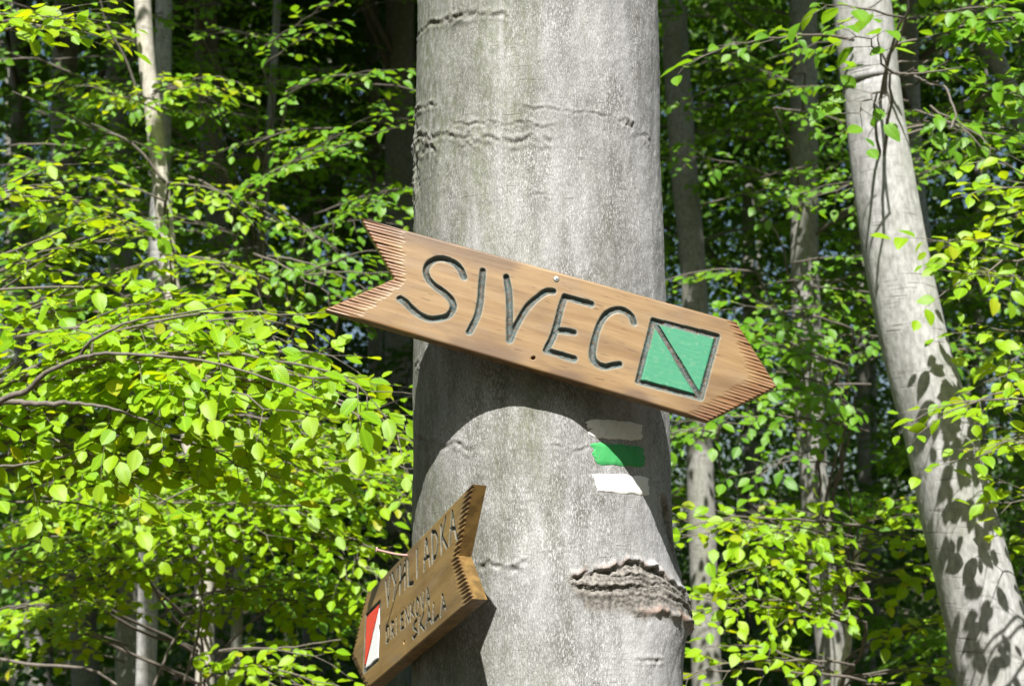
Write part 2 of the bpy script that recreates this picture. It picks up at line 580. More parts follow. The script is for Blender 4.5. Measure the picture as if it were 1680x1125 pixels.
SCARS = [  # points (arc mm, height mm), half width, ragged, amplitude, darkness
    ([(-350, 2540), (-250, 2533), (-121, 2519), (-55, 2505)], 0.0060, 0.010, 0.0055, 0.55),
    ([(-175, 2522), (-110, 2520)], 0.0080, 0.012, 0.0060, 0.7),
    ([(-345, 2402), (-260, 2390), (-204, 2378)], 0.0055, 0.005, 0.0060, 0.75),
    ([(-42, 2347), (47, 2341), (118, 2341), (150, 2334)], 0.0040, 0.007, 0.0035, 0.55),
    ([(150, 2337), (190, 2333), (235, 2326)], 0.0085, 0.014, 0.0055, 0.6),
    ([(-165, 2335), (-74, 2322), (20, 2312)], 0.0045, 0.010, 0.0035, 0.45),
    ([(-345, 2350), (-260, 2336), (-189, 2321), (-109, 2298), (-40, 2289), (20, 2290)], 0.0065, 0.014, 0.0065, 0.6),
    ([(-350, 2318), (-280, 2312), (-200, 2296)], 0.0080, 0.020, 0.0065, 0.6),
    ([(-300, 1816), (-244, 1807), (-102, 1786)], 0.0065, 0.012, 0.0050, 0.5),
    ([(8, 1784), (75, 1785)], 0.0040, 0.008, 0.0030, 0.4),
    ([(-107, 1601), (-31, 1598)], 0.0070, 0.012, 0.0075, 0.55),
    ([(149, 1453), (206, 1450)], 0.0045, 0.004, 0.0050, 0.8),
    ([(-20, 2200), (15, 2195)], 0.0035, 0.006, 0.0022, 0.4),
    ([(-310, 1945), (-240, 1930)], 0.0060, 0.016, 0.0050, 0.5),
    ([(60, 2262), (120, 2258)], 0.0030, 0.006, 0.0018, 0.35),
    ([(-60, 1700), (-10, 1697)], 0.0030, 0.006, 0.0018, 0.35),
]
W_UP = np.array([(30, 1568), (41, 1578), (66, 1594), (100, 1593), (130, 1602), (152, 1606), (190, 1600), (230, 1586), (270, 1566), (300, 1548), (335, 1520), (350, 1505)], float) / 1000
W_LO = np.array([(30, 1566), (45, 1560), (65, 1546), (95, 1540), (130, 1532), (160, 1526), (200, 1530), (250, 1521), (300, 1508), (335, 1496), (350, 1492)], float) / 1000


def trunk_fields(s, z):
    """radial offset and colour masks at arc length s (0 = facing the camera) and height z"""
    disp = 0.0055 * fbm(s * 5, z * 3.5, 2, 3) + 0.0022 * fbm(s * 26, z * 9, 8, 3) + 0.0009 * fbm(s * 120, z * 70, 14, 2)
    scar = np.zeros_like(s)
    for k, (pts, w, rag, amp, dk) in enumerate(SCARS):
        w = 0.68 * w
        d, e = scar_field(s, z, pts, w, rag, 31 + 7 * k)
        disp = disp + 0.50 * amp * e * (-0.50 * np.exp(-d * d) + 0.55 * np.exp(-(d - 1.6) ** 2) + 0.40 * np.exp(-(d + 1.5) ** 2 / 1.4))
        disp = disp + amp * 0.8 * e * np.exp(-d * d / 6) * fbm(s * 150, z * 150, 50 + k, 2)
        scar = np.maximum(scar, 0.9 * dk * np.clip(e, 0, 1) * np.exp(-d * d * 0.9))
    # rough mossy left edge
    le = sstep(0.23, 0.33, -s) * (sstep(2.16, 2.28, z) * (1 - sstep(2.34, 2.42, z)))
    disp = disp + le * 0.009 * fbm(s * 75, z * 75, 77, 3)
    scar = np.maximum(scar, 0.45 * le * sstep(0.0, 0.3, fbm(s * 75, z * 75, 78, 3)))
    # branch wound on the right
    up = np.interp(s, W_UP[:, 0], W_UP[:, 1]) + 0.010 * fbm(s * 70, s * 0, 91, 3)
    lo = np.interp(s, W_LO[:, 0], W_LO[:, 1]) + 0.008 * fbm(s * 60, s * 0, 95, 3)
    rim = sstep(0.030, 0.050, s) * (1 - sstep(0.37, 0.40, s))
    t = (z - lo) / np.maximum(up - lo, 0.004)
    inside = rim * sstep(-0.12, 0.42, t) * (1 - sstep(0.96, 1.04, t))
    bulge = 0.021 * np.exp(-((s - 0.31) / 0.12) ** 2 - ((z - 1.535) / 0.062) ** 2) + 0.010 * sstep(1.60, 1.45, z) * sstep(0, 0.3, s)
    flow = z - 0.35 * (up + lo)
    tex = fbm(s * 12 + 9 * (t - .5), flow * 120, 101, 4)
    disp = disp + bulge + inside * (0.003 - 0.0062 * np.exp(-((t - 0.93) / 0.12) ** 2) + 0.0085 * tex * (0.35 + 0.65 * sstep(0.1, 0.6, t)) + 0.0012 * fbm(s * 130, z * 130, 102, 2))
    lipu = rim * np.exp(-((z - up - 0.004) / 0.0045) ** 2)
    lipl = rim * sstep(0.12, 0.2, s) * np.exp(-((z - lo + 0.001) / 0.006) ** 2)
    disp = disp + 0.006 * lipu * np.clip(0.7 + 1.5 * fbm(s * 90, z * 10, 103, 2), 0, 2) + 0.009 * lipl * np.clip(0.8 + 1.2 * fbm(s * 70, z * 10, 104, 2), 0, 2)
    dark = rim * np.exp(-((z - up + 0.003) / 0.0045) ** 2) * sstep(-0.12, 0.25, fbm(s * 45, s * 0, 105, 2))
    scar = np.maximum(scar, 0.75 * dark)
    scar = np.maximum(scar, inside * sstep(-0.12, -0.42, tex) * 0.7)
    lip = np.maximum(lipl * sstep(-0.1, 0.3, fbm(s * 50, s * 0, 106, 2)), 0.7 * lipu * sstep(0.0, 0.4, fbm(s * 50, s * 0, 107, 2)))
    # narrow lens wound higher up
    cx, cz = 0.275 + (1.66 - z) * 0.55, 1.655
    q = ((s - cx) / 0.020) ** 2 + ((z - cz) / 0.062) ** 2
    lens = sstep(1.25, 0.75, q)
    disp = disp + lens * (-0.006 + 0.008 * fbm(s * 80, z * 60, 111, 3)) + 0.003 * np.exp(-((q - 1.2) / 0.3) ** 2)
    scar = np.maximum(scar, 0.9 * lens * sstep(0.05, 0.35, fbm(s * 60, z * 45, 112, 2) + 0.35 * (s - cx) / 0.02))
    wmask = rim * sstep(-0.30, 0.10, t + 0.25 * fbm(s * 60, z * 60, 108, 2)) * (1 - sstep(0.96, 1.04, t))
    wound = np.clip(np.maximum(wmask, lens * 0.8), 0, 1)
    return disp, scar, wound, np.clip(lip, 0, 1)


def trunk_center(z):
    return TX + 0.006 * (z - 1.9) * -1.0, TY + 0.0 * z


def trunk_radius(z):
    return TR - 0.004 * (z - 1.9) + 0.16 * np.exp(-np.maximum(z, -0.3) / 0.22) - 0.010 * np.maximum(z - 3.0, 0)


def trunk_point(s, z, off=0.0):
    d, sc, wo, li = trunk_fields(s, z)
    th = s / TR
    fade = sstep(math.pi, 2.2, np.abs(th))
    r = trunk_radius(z) + d * fade + off
    cx, cy = trunk_center(z)
    return np.stack([cx + r * np.sin(th), cy - r * np.cos(th), z + 0 * s], -1), sc * fade, wo * fade, li * fade


beech = thing('beech_tree', 'thick grey beech trunk in the middle carrying both arrow boards and painted trail marks',
              'tree', (TX, TY, 0))
th_f = np.linspace(-1.98, 1.98, 312)
th = np.concatenate([np.linspace(-math.pi, -2.03, 16), th_f, np.linspace(2.03, math.pi, 16)[:-1]])
zs = np.concatenate([np.linspace(-0.12, 1.28, 22), np.arange(1.29, 2.74, 0.0023), np.linspace(2.78, 11.5, 40)])
S_, Z_ = np.meshgrid(th * TR, zs)
pt, sc, wo, li = trunk_point(S_, Z_)
nr, nc = S_.shape
i0 = np.arange(nr - 1)[:, None] * nc
j0 = np.arange(nc)[None, :]
j1 = (j0 + 1) % nc
tq = np.stack([i0 + j0, i0 + j1, i0 + nc + j1, i0 + nc + j0], -1).reshape(-1, 4)
me = mesh_np('trunk', pt.reshape(-1, 3) - np.array([TX, TY, 0]), tq)
fattr(me, 'scar', sc); fattr(me, 'wound', wo); fattr(me, 'lip', li)
link('trunk', me, M_MAIN, beech)



def paint_stripe(corners, mat, label, seed):
    """a brushed stripe lying on the bark; corners TL TR BR BL in arc mm, height mm"""
    c = np.array(corners, float) / 1000
    a, b_ = np.linspace(0, 1, 60), np.linspace(0, 1, 30)
    A, B = np.meshgrid(a, b_)
    top = c[0] + (c[1] - c[0]) * A[..., None]
    bot = c[3] + (c[2] - c[3]) * A[..., None]
    q = top + (bot - top) * B[..., None]
    s, z = q[..., 0], q[..., 1]
    ex = 0.009 * np.sign(A - .5) * np.abs(2 * A - 1) ** 6
    s = s + ex * fbm(z * 150, z * 0 + seed, seed, 3) * 0.9
    z = z + 0.0035 * np.sign(.5 - B) * np.abs(2 * B - 1) ** 4 * fbm(s * 45, s * 0 + seed, seed + 3, 3)
    z = z - (B < .5) * 0.003 * np.abs(2 * A - 1) ** 10 + (B > .5) * 0.003 * np.abs(2 * A - 1) ** 10
    edge = np.minimum(np.minimum(A, 1 - A) * 12, np.minimum(B, 1 - B) * 6)
    off = 0.0016 * np.clip(edge, 0, 1) ** .5 - 0.0001
    p, _, _, _ = trunk_point(s, z, off)
    n1, n2 = A.shape
    k = np.arange(n1 - 1)[:, None] * n2 + np.arange(n2 - 1)[None, :]
    qd = np.stack([k, k + n2, k + n2 + 1, k + 1], -1).reshape(-1, 4)
    o = link('paint_stripe', mesh_np('paint_stripe', p.reshape(-1, 3) - np.array([TX, TY, 0]), qd), mat, beech)
    o['label'] = label
    return o


paint_stripe([(71, 1832), (185, 1831), (187, 1802), (75, 1802)], M_WHITE, 'upper white paint stripe just under the board', 3)
paint_stripe([(78, 1795), (191, 1792), (192, 1759), (84, 1759)], M_TGREEN, 'green paint stripe between two white ones', 5)
paint_stripe([(78, 1747), (203, 1744), (205, 1713), (84, 1715)], M_WHITE, 'lower white paint stripe', 8)

# ------------------------------------------------------------------ leaves and branches
def leaf_template(rows):
    """blade of unit length along +Y; rows of (t, half width, lift of the margin, bend)"""
    v, uv = [], []
    for (t, w, l, bz) in rows:
        v += [(-w, t, bz + l), (0, t, bz), (w, t, bz + l)]
        uv += [(0.5 - w, t), (0.5, t), (0.5 + w, t)]
    q, tr = [], []
    n = len(rows)
    for i in range(n - 1):
        a, b = i * 3, i * 3 + 3
        q += [(a, a + 1, b + 1, b), (a + 1, a + 2, b + 2, b + 1)]
    return np.array(v, float), np.array(q), np.array(uv, float)


def leaf_rows(seed, near=True):
    r = random.Random(seed)
    ts = [0.0, 0.12, 0.30, 0.52, 0.74, 0.90, 1.0] if near else [0.0, 0.42, 1.0]
    ws = [0.015, 0.17, 0.295, 0.315, 0.215, 0.09, 0.004] if near else [0.03, 0.33, 0.01]
    k = r.uniform(-0.34, 0.06)
    f = r.uniform(0.02, 0.11)
    return [(t, w * (1 + r.uniform(-.05, .05)), f * w / .3 + (r.uniform(-.022, .022) if near else 0), k * t * t) for t, w in zip(ts, ws)]


NEAR_T = [leaf_template(leaf_rows(s, True)) for s in range(5)]


def mid_leaf(seed):
    r = random.Random(seed)
    k, f = r.uniform(-0.24, 0.04), r.uniform(0.02, 0.10)
    o = [(0.14, 0.19), (0.46, 0.325), (0.80, 0.20)]
    v = [(0, 0, 0), (0, 0.5, 0.25 * k - 0.01), (0, 1.0, k)]
    for sg in (-1, 1):
        v += [(sg * w, t, k * t * t + f * w / .3 + r.uniform(-.02, .02)) for t, w in o]
    q = [(0, 1, 4, 3), (1, 2, 5, 4), (0, 6, 7, 1), (1, 7, 8, 2)]
    v = np.array(v, float)
    return v, np.array(q), np.stack([0.5 + v[:, 0], v[:, 1]], -1)


MID_T = [mid_leaf(s) for s in range(20, 25)]
FAR_V = np.array([(0, 0, 0), (-.33, .48, .06), (0, 1, -.06), (.33, .48, .06)], float)
FAR_Q = np.array([(0, 1, 2, 3)])
FAR_UV = np.array([(0.5, 0), (0.17, .48), (.5, 1), (.83, .48)], float)


class Leaves:
    def __init__(self):
        self.p, self.d, self.n, self.s = [], [], [], []

    def add(self, p, d, n, s):
        self.p.append(p); self.d.append(d); self.n.append(n); self.s.append(s)

    def arrays(self):
        p, d, n, s = (np.concatenate(x) for x in (self.p, self.d, self.n, self.s))
        d = norm(d)
        n = norm(n - (n * d).sum(-1, keepdims=True) * d)
        return p, d, n, s


def merged_leaves(name, arr, templates, mat, parent, origin, far=False, stuff=True, label=None):
    p, d, n, s = arr
    if len(p) == 0:
        return None
    r = np.cross(d, n)
    V, Q, UV, var, base = [], [], [], [], 0
    k = len(templates)
    for ti, (tv, tq, tuv) in enumerate(templates):
        sel = np.arange(ti, len(p), k)
        if len(sel) == 0:
            continue
        c = tv[None] * s[sel, None, None]
        w = p[sel, None] + c[..., :1] * r[sel, None] + c[..., 1:2] * d[sel, None] + c[..., 2:] * n[sel, None]
        V.append(w.reshape(-1, 3))
        Q.append((tq[None] + (np.arange(len(sel)) * len(tv))[:, None, None]).reshape(-1, 4) + base)
        UV.append(np.tile(tuv, (len(sel), 1)))
        var.append(np.repeat(rng.random(len(sel)), len(tv)))
        base += len(sel) * len(tv)
    V, Q, UV, var = np.vstack(V), np.vstack(Q), np.vstack(UV), np.concatenate(var)
    me = mesh_np(name, V - origin, Q)
    fattr(me, 'var', var)
    ul = me.uv_layers.new(name='UVMap')
    ul.data.foreach_set('uv', UV[Q.ravel()].astype(np.float32).ravel())
    o = link(name, me, mat, parent)
    if stuff:
        o['kind'] = 'stuff'
    if label:
        o['label'] = label
    return o


_leaf_me = {}


def leaf_mesh(i, mat):
    key = (i, mat.name)
    if key not in _leaf_me:
        tv, tq, tuv = NEAR_T[i]
        me = mesh_np('leaf', tv, tq)
        ul = me.uv_layers.new(name='UVMap')
        ul.data.foreach_set('uv', tuv[tq.ravel()].astype(np.float32).ravel())
        me.materials.append(mat)
        _leaf_me[key] = me
    return _leaf_me[key]


def grow_spray(p0, p1, leaf, bag, lv, side=0.42, sag=0.10, dens=1.0, roll=None, r0=None, bare=0.12, up=(0, -0.36, 0.92), hang=0.27):
    """one flat beech spray: a zigzag axis, alternate side twigs, leaves in two rows on every twig"""
    p0 = np.asarray(p0, float); p1 = np.asarray(p1, float)
    L = np.linalg.norm(p1 - p0)
    n = max(6, int(L / (leaf * 1.1)))
    t = np.linspace(0, 1, n + 1)
    D = (p1 - p0) / L
    upv = np.array(up, float)
    Nn = norm(upv - (upv @ D) * D)
    Sd = np.cross(D, Nn)
    a = rng.uniform(-0.4, 0.4) if roll is None else rng.normal(0, 0.17)
    Nn, Sd = Nn * math.cos(a) + Sd * math.sin(a), Sd * math.cos(a) - Nn * math.sin(a)
    zig = (np.where(np.arange(n + 1) % 2, 1, -1) * 0.10 * leaf)[:, None] * Sd
    w1 = np.cumsum(rng.normal(0, 0.16 * leaf, (n + 1, 3)), 0)
    ax = p0 + (p1 - p0) * t[:, None] + zig + w1 * t[:, None]
    ax[:, 2] += sag * L * (t - t * t) * 2.0 - sag * L * t * t * 0.5
    if r0 is None:
        r0 = 0.0022 + 0.0036 * L
    bag.add(*tube(ax, r0 * (1 - t) ** 0.8 + 0.0009, 5))
    tan = norm(np.gradient(ax, axis=0))
    twigs = []
    for i in range(1, n + 1):
        if t[i] < bare or rng.random() > dens:
            continue
        sg = 1 if i % 2 else -1
        if i == n:
            twigs.append((ax[i], tan[i], leaf * 2.2, 1))
            continue
        ln = side * L * (1 - t[i]) ** 0.75 * rng.uniform(0.45, 1.0) + leaf * rng.uniform(0.6, 1.6)
        an = rng.uniform(0.65, 1.0)
        dr = norm(tan[i] * math.cos(an) + sg * Sd * math.sin(an) + Nn * rng.normal(0, 0.16))
        twigs.append((ax[i], dr, ln, 1))
    k = 0
    while k < len(twigs):
        b0, dr, ln, lev = twigs[k]
        k += 1
        m = max(2, int(ln / (leaf * 0.62)))
        tt = np.linspace(0, 1, m + 1)
        pts = b0 + dr * (ln * tt)[:, None]
        sd2 = norm(np.cross(Nn, dr))
        pts = pts + (np.where(np.arange(m + 1) % 2, 1, -1) * 0.06 * leaf * (tt > 0))[:, None] * sd2
        pts[:, 2] -= 0.16 * ln * tt ** 2
        ks = np.unique(np.append(np.arange(0, m + 1, 2), m))
        bag.add(*tube(pts[ks], 0.0013 * (1 - tt[ks]) + 0.0005, 3, cap=False))
        if lev == 1 and ln > leaf * 5:
            for q in range(1, m - 1, 2):
                s2 = 1 if (q // 2) % 2 else -1
                d2 = norm(dr * 0.62 + s2 * sd2 * 0.75 + Nn * rng.normal(0, 0.18))
                twigs.append((pts[q], d2, ln * (1 - tt[q]) * rng.uniform(0.35, 0.65) + leaf * 0.5, 2))
        c = m
        ps = pts[1:]
        sg = np.where(np.arange(c) % 2, 1.0, -1.0)
        sg[-1] = 0.15
        dd = dr[None] * 0.62 + sg[:, None] * sd2[None] * 0.80 + rng.normal(0, 0.16, (c, 3))
        dd[:, 2] -= hang * rng.uniform(0.0, 2.0, c)
        nn = 0.55 * Nn[None] - 0.60 * SUN_L[None] + rng.normal(0, 0.33, (c, 3))
        sz = leaf * rng.uniform(0.48, 1.18, c)
        lv.add(ps + dd * 0.10 * leaf, dd, nn, sz)


def in_view(p, m=20):
    x, y, z = to_px(p)
    return (x > -m) & (x < 1680 + m) & (y > -m) & (y < 1125 + m) & (z > 0.2)


def finish_foliage(root, base, lv, mat, n_single, templates, twig_bags, label=None):
    """twigs as branch parts; the leaves that show largest as parts, the rest as one mass"""
    base = np.asarray(base, float)
    for bg in twig_bags:
        if bg.n:
            link('branch', bg.mesh('branch', base), M_TWIG, root)
    if not lv.p:
        return
    p, d, n, s = lv.arrays()
    vis = in_view(p)
    x, y, z = to_px(p)
    size = np.where(vis, s / np.maximum(z, .1), 0)
    order = np.argsort(-size)
    single = order[:n_single]
    single = single[size[single] > 0]
    rest = np.ones(len(p), bool)
    rest[single] = False
    r = np.cross(d, n)
    for q, i in enumerate(single):
        o = bpy.data.objects.new('leaf', leaf_mesh(q % len(NEAR_T), mat))
        COL.objects.link(o)
        o.parent = root
        mtx = np.eye(4)
        mtx[:3, 0] = r[i] * s[i]; mtx[:3, 1] = d[i] * s[i]; mtx[:3, 2] = n[i] * s[i]
        mtx[:3, 3] = p[i] - base
        o.matrix_local = Matrix(mtx.tolist())
    merged_leaves('foliage', (p[rest], d[rest], n[rest], s[rest]), templates, mat, root, base)


def crown_cloud(center, radii, n, leaf, lv, clumps=40, seed=0):
    """loose clumps of leaves spread through an ellipsoid"""
    r_ = np.random.default_rng(seed)
    c = norm(r_.normal(0, 1, (clumps, 3))) * (r_.uniform(0.15, 1.0, (clumps, 1)) ** 0.5)
    idx = r_.integers(0, clumps, n)
    q = c[idx] + r_.normal(0, 1, (n, 3)) * np.array([0.17, 0.17, 0.07])
    p = np.asarray(center) + q * np.asarray(radii)
    d = r_.normal(0, 1, (n, 3)); d[:, 2] -= 0.5
    nn = r_.normal(0, 0.55, (n, 3)) + np.array([0, -0.25, 0.9])
    lv.add(p, d, nn, leaf * r_.uniform(0.65, 1.2, n))


EDGE = 9.8  # how deep the sun reaches under the trimmed crowns


def trim_for_sun(lv):
    """crowns of the wood's margin stay high on the open side: nothing hangs low in front"""
    p = lv.p[0]
    line = EDGE - 0.70 * (p[:, 2] - 2.0) + 2.4 * fbm(p[:, 0] / 1.0, p[:, 2] / 1.0, 61, 3)
    k = (p[:, 1] > line) & (p[:, 2] > 3.6 + 0.32 * np.maximum(0, p[:, 1] - 2.0) * (p[:, 1] < 13))
    for a in ('p', 'd', 'n', 's'):
        setattr(lv, a, [getattr(lv, a)[0][k]])


def trunk_mesh(pts, radii, origin, nseg=20, seed=0, scars=0):
    p = smooth_line(np.column_stack([np.asarray(pts, float), np.asarray(radii, float)]), 8)
    c, r = p[:, :3], p[:, 3]
    L = np.concatenate([[0], np.cumsum(np.linalg.norm(np.diff(c, axis=0), axis=1))])
    v, q, t = tube(c, r, nseg, cap=False)
    n = len(c)
    ang = np.tile(np.arange(nseg) * 2 * math.pi / nseg, n)
    ll = np.repeat(L, nseg)
    cc = np.repeat(c, nseg, 0)
    k = 1 + 0.10 * fbm(np.cos(ang) * 1.3 + ll * 1.2, np.sin(ang) * 1.3 + ll * 0.7, seed, 3)
    v = cc + (v - cc) * k[:, None]
    me = mesh_np('trunk', v - origin, q)
    fattr(me, 'scar', np.zeros(len(v)))
    return me


def bough(bag, pix, depth0, depth1, r0, r1):
    n = len(pix)
    p = np.array([P(x, y, depth0 + (depth1 - depth0) * k / (n - 1)) for k, (x, y) in enumerate(pix)])
    p = smooth_line(p, 6)
    t = np.linspace(0, 1, len(p))
    p = p + rng.normal(0, 0.0012, p.shape)
    bag.add(*tube(p, (r0 + (r1 - r0) * t) * (1 + rng.normal(0, 0.05, len(p))), 8))


def limb(bag, a, b, r0, r1, sag=0.1):
    a = np.asarray(a, float); b = np.asarray(b, float)
    t = np.linspace(0, 1, 9)
    L = np.linalg.norm(b - a)
    p = a + (b - a) * t[:, None]
    p[:, 2] += sag * L * np.sin(t * math.pi)
    p = p + np.cumsum(rng.normal(0, 0.012 * L, (9, 3)), 0) * (t * (1 - t) * 4)[:, None]
    bag.add(*tube(p, r0 + (r1 - r0) * t, 6))
    return p


def full_trunk(pxs, depth, extra_top=9.0):
    """trunk centre line from photo pixels (x, y, width px), carried on to the ground and up out of frame"""
    pts, rad = [], []
    for (x, y, w) in pxs:
        p = P(x, y, depth)
        pts.append(p)
        rad.append(w / 2 / FPX * np.dot(p - CAM, _F))
    pts, rad = np.array(pts), np.array(rad)
    o = np.argsort(pts[:, 2])
    pts, rad = pts[o], rad[o]
    dn = (pts[1] - pts[0]) / (pts[1][2] - pts[0][2])
    upd = (pts[-1] - pts[-2]) / (pts[-1][2] - pts[-2][2])
    gz = float(ground_z(pts[0][0], pts[0][1]))
    low, lr = [], []
    h = pts[0][2] - gz
    if h > 0.1:
        for f, k in ((1.0, 1.0), (0.9, 0.6), (0.5, 0.8)):
            z = pts[0][2] - h * f
            q = pts[0] + dn * (z - pts[0][2]) * 0.7
            q[2] = z - (0.1 if f == 1.0 else 0)
            low.append(q); lr.append(rad[0] * (1.75 if f == 1.0 else 1.28 if f == 0.9 else 1.06))
    top = [pts[-1] + upd * extra_top * f * np.array([0.7, 0.7, 1]) for f in (0.3, 0.65, 1.0)]
    trd = [rad[-1] * k for k in (0.9, 0.65, 0.25)]
    return np.array(low + list(pts) + top), np.array(lr + list(rad) + trd)


def expand(branches, copies):
    out = []
    for sp in branches:
        out.append(sp)
        nc = (sp[6] if len(sp) > 6 else {}).get('n', copies)
        for k in range(nc - 1):
            out.append(tuple(sp[:6]) + (dict(sp[6] if len(sp) > 6 else {}, copy=True),))
    return out


def tree(name, label, pxs, depth, bark, leafmat, branches=(), crown=None, n_single=0, leaf=0.065, fills=(), group=None, nseg=18, seed=0, extra_top=9.0, copies=2, lit=None, boughs=()):
    pts, rad = full_trunk(pxs, depth, extra_top)
    base = pts[0].copy()
    base[2] = float(ground_z(base[0], base[1]))
    root = thing(name, label, 'tree', base, group)
    link('trunk', trunk_mesh(pts, rad, base, nseg, seed), bark, root)
    lv = Leaves()
    bags = []

    def at_h(z):
        z = np.clip(z, pts[:, 2].min() + 0.3, pts[:, 2].max() - 0.3)
        return np.array([np.interp(z, pts[:, 2], pts[:, 0]), np.interp(z, pts[:, 2], pts[:, 1]), z])

    for bo in boughs:
        bg = Bag()
        bough(bg, *bo)
        bags.append(bg)
    for sp in expand(branches, copies):                                   # explicit sprays: px0 py0 px1 py1 d0 d1 (limb from trunk?)
        x0, y0, x1, y1, d0, d1 = sp[:6]
        opt = sp[6] if len(sp) > 6 else {}
        a, b = P(x0, y0, d0), P(x1, y1, d1)
        if opt.get('copy'):
            Lc = np.linalg.norm(b - a)
            a = a + rng.normal(0, 0.07 * Lc, 3); b = b + rng.normal(0, 0.09 * Lc, 3)
        bg = Bag()
        if opt.get('limb', True) and not opt.get('copy'):
            tz = at_h(a[2] - 0.35 * np.linalg.norm((at_h(a[2]) - a)[:2]))
            if 0.15 < np.linalg.norm(tz - a) < 3.6:
                L_ = np.linalg.norm(b - a)
                limb(bg, tz, a, 0.005 + 0.005 * L_, 0.0025 + 0.0036 * L_, 0.03)
        grow_spray(a, b, opt.get('leaf', leaf), bg, lv, side=opt.get('side', 0.42), dens=opt.get('dens', 1.0),
                   roll=opt.get('roll'), sag=opt.get('sag', 0.08), bare=opt.get('bare', 0.05), hang=opt.get('hang', 0.3))
        bags.append(bg)
    for (n, z0, z1, l0, l1, a0, a1) in fills:              # sprays growing straight out of the trunk
        for k in range(n):
            z = rng.uniform(z0, z1)
            a = at_h(z)
            az = rng.uniform(a0, a1)
            ln = rng.uniform(l0, l1)
            b = a + ln * np.array([math.cos(az), math.sin(az), rng.uniform(-0.05, 0.30)])
            bg = Bag()
            grow_spray(a, b, leaf, bg, lv, side=0.45, bare=0.22)
            bags.append(bg)
    if crown:
        (cz0, cz1, cr, n, lf) = crown
        c = at_h(cz0 + 1.0)
        lc = Leaves()
        cx_, cy_ = (c[0], c[1]) if lit is None else lit  # lit moves the unseen crown so that it shades the wood behind
        crown_cloud((cx_, cy_, (cz0 + cz1) / 2), (cr, cr, (cz1 - cz0) / 2), n, lf, lc, clumps=int(26 + n / 120), seed=seed + 1)
        trim_for_sun(lc)
        bg = Bag()
        for k in range(7):
            q = lc.p[0][rng.integers(0, len(lc.p[0]))]
            zt = min(max(q[2] - 1.6, cz0 * 0.8), pts[:, 2].max() - 0.5)
            limb(bg, at_h(zt), q, 0.035, 0.008, 0.04)
        bags.append(bg)
        merged_leaves('crown', lc.arrays(), [(FAR_V, FAR_Q, FAR_UV)], leafmat, root, base)
    finish_foliage(root, base, lv, leafmat, n_single, MID_T, bags)
    return root


PI = math.pi
# --- near beech standing just outside the frame on the left: the bright yellow green boughs
near_left = [
    (-60, 660, 330, 560, 3.75, 3.50, {'roll': 0.25}),
    (-40, 640, 300, 480, 3.85, 3.60, {'roll': 0.35}),
    (60, 600, 470, 505, 3.65, 3.40, {'roll': 0.3}),
    (120, 590, 500, 640, 3.60, 3.35, {'roll': 0.35}),
    (-60, 560, 240, 450, 3.95, 3.75, {'roll': 0.3}),
    (-60, 690, 270, 705, 3.70, 3.50, {'roll': 0.35}),
    (250, 610, 655, 700, 3.50, 3.25, {'roll': 0.3, 'side': 0.30}),
    (-60, 770, 300, 745, 3.9, 3.7, {'roll': 0.3}),
    (150, 660, 470, 730, 3.8, 3.55, {'roll': 0.3}),
    (-60, 480, 180, 370, 4.2, 4.0, {'roll': 0.2, 'side': 0.3}),
    (-80, 60, 110, 20, 3.6, 3.5, {'roll': 0.2, 'side': 0.35}),
    (-60, 330, 110, 300, 4.4, 4.3, {'roll': 0.2, 'side': 0.25}),
]
tree('beech_tree', 'young beech just beyond the left edge, its yellow green boughs reaching towards the boards',
     [(-330, 0, 90), (-310, 560, 100), (-290, 1120, 110)], 3.9, M_BARK, M_LEAFY, near_left, (6.0, 12.5, 3.0, 7000, 0.2), 300, 0.058, seed=4, copies=5, lit=(-2.6, 5.0), boughs=[
         ([(-120, 720), (0, 657), (45, 640), (75, 612), (130, 588), (190, 580), (330, 592), (430, 618), (530, 655)], 3.35, 3.15, 0.0085, 0.0015),
         ([(128, 588), (150, 560), (215, 528), (300, 515), (380, 498)], 3.3, 3.2, 0.0048, 0.0012),
         ([(-120, 690), (0, 660), (60, 663), (105, 660)], 3.4, 3.35, 0.0085, 0.0065),
         ([(105, 660), (175, 668), (240, 690), (300, 712)], 3.35, 3.3, 0.0050, 0.0012),
         ([(-60, 770), (40, 760), (120, 742), (190, 705)], 3.5, 3.4, 0.0040, 0.0012),
         ([(150, 582), (152, 555), (140, 545), (95, 535)], 3.3, 3.3, 0.0030, 0.0010),
         ([(-60, 828), (50, 822), (130, 826), (210, 850)], 4.2, 4.1, 0.0048, 0.0015)])

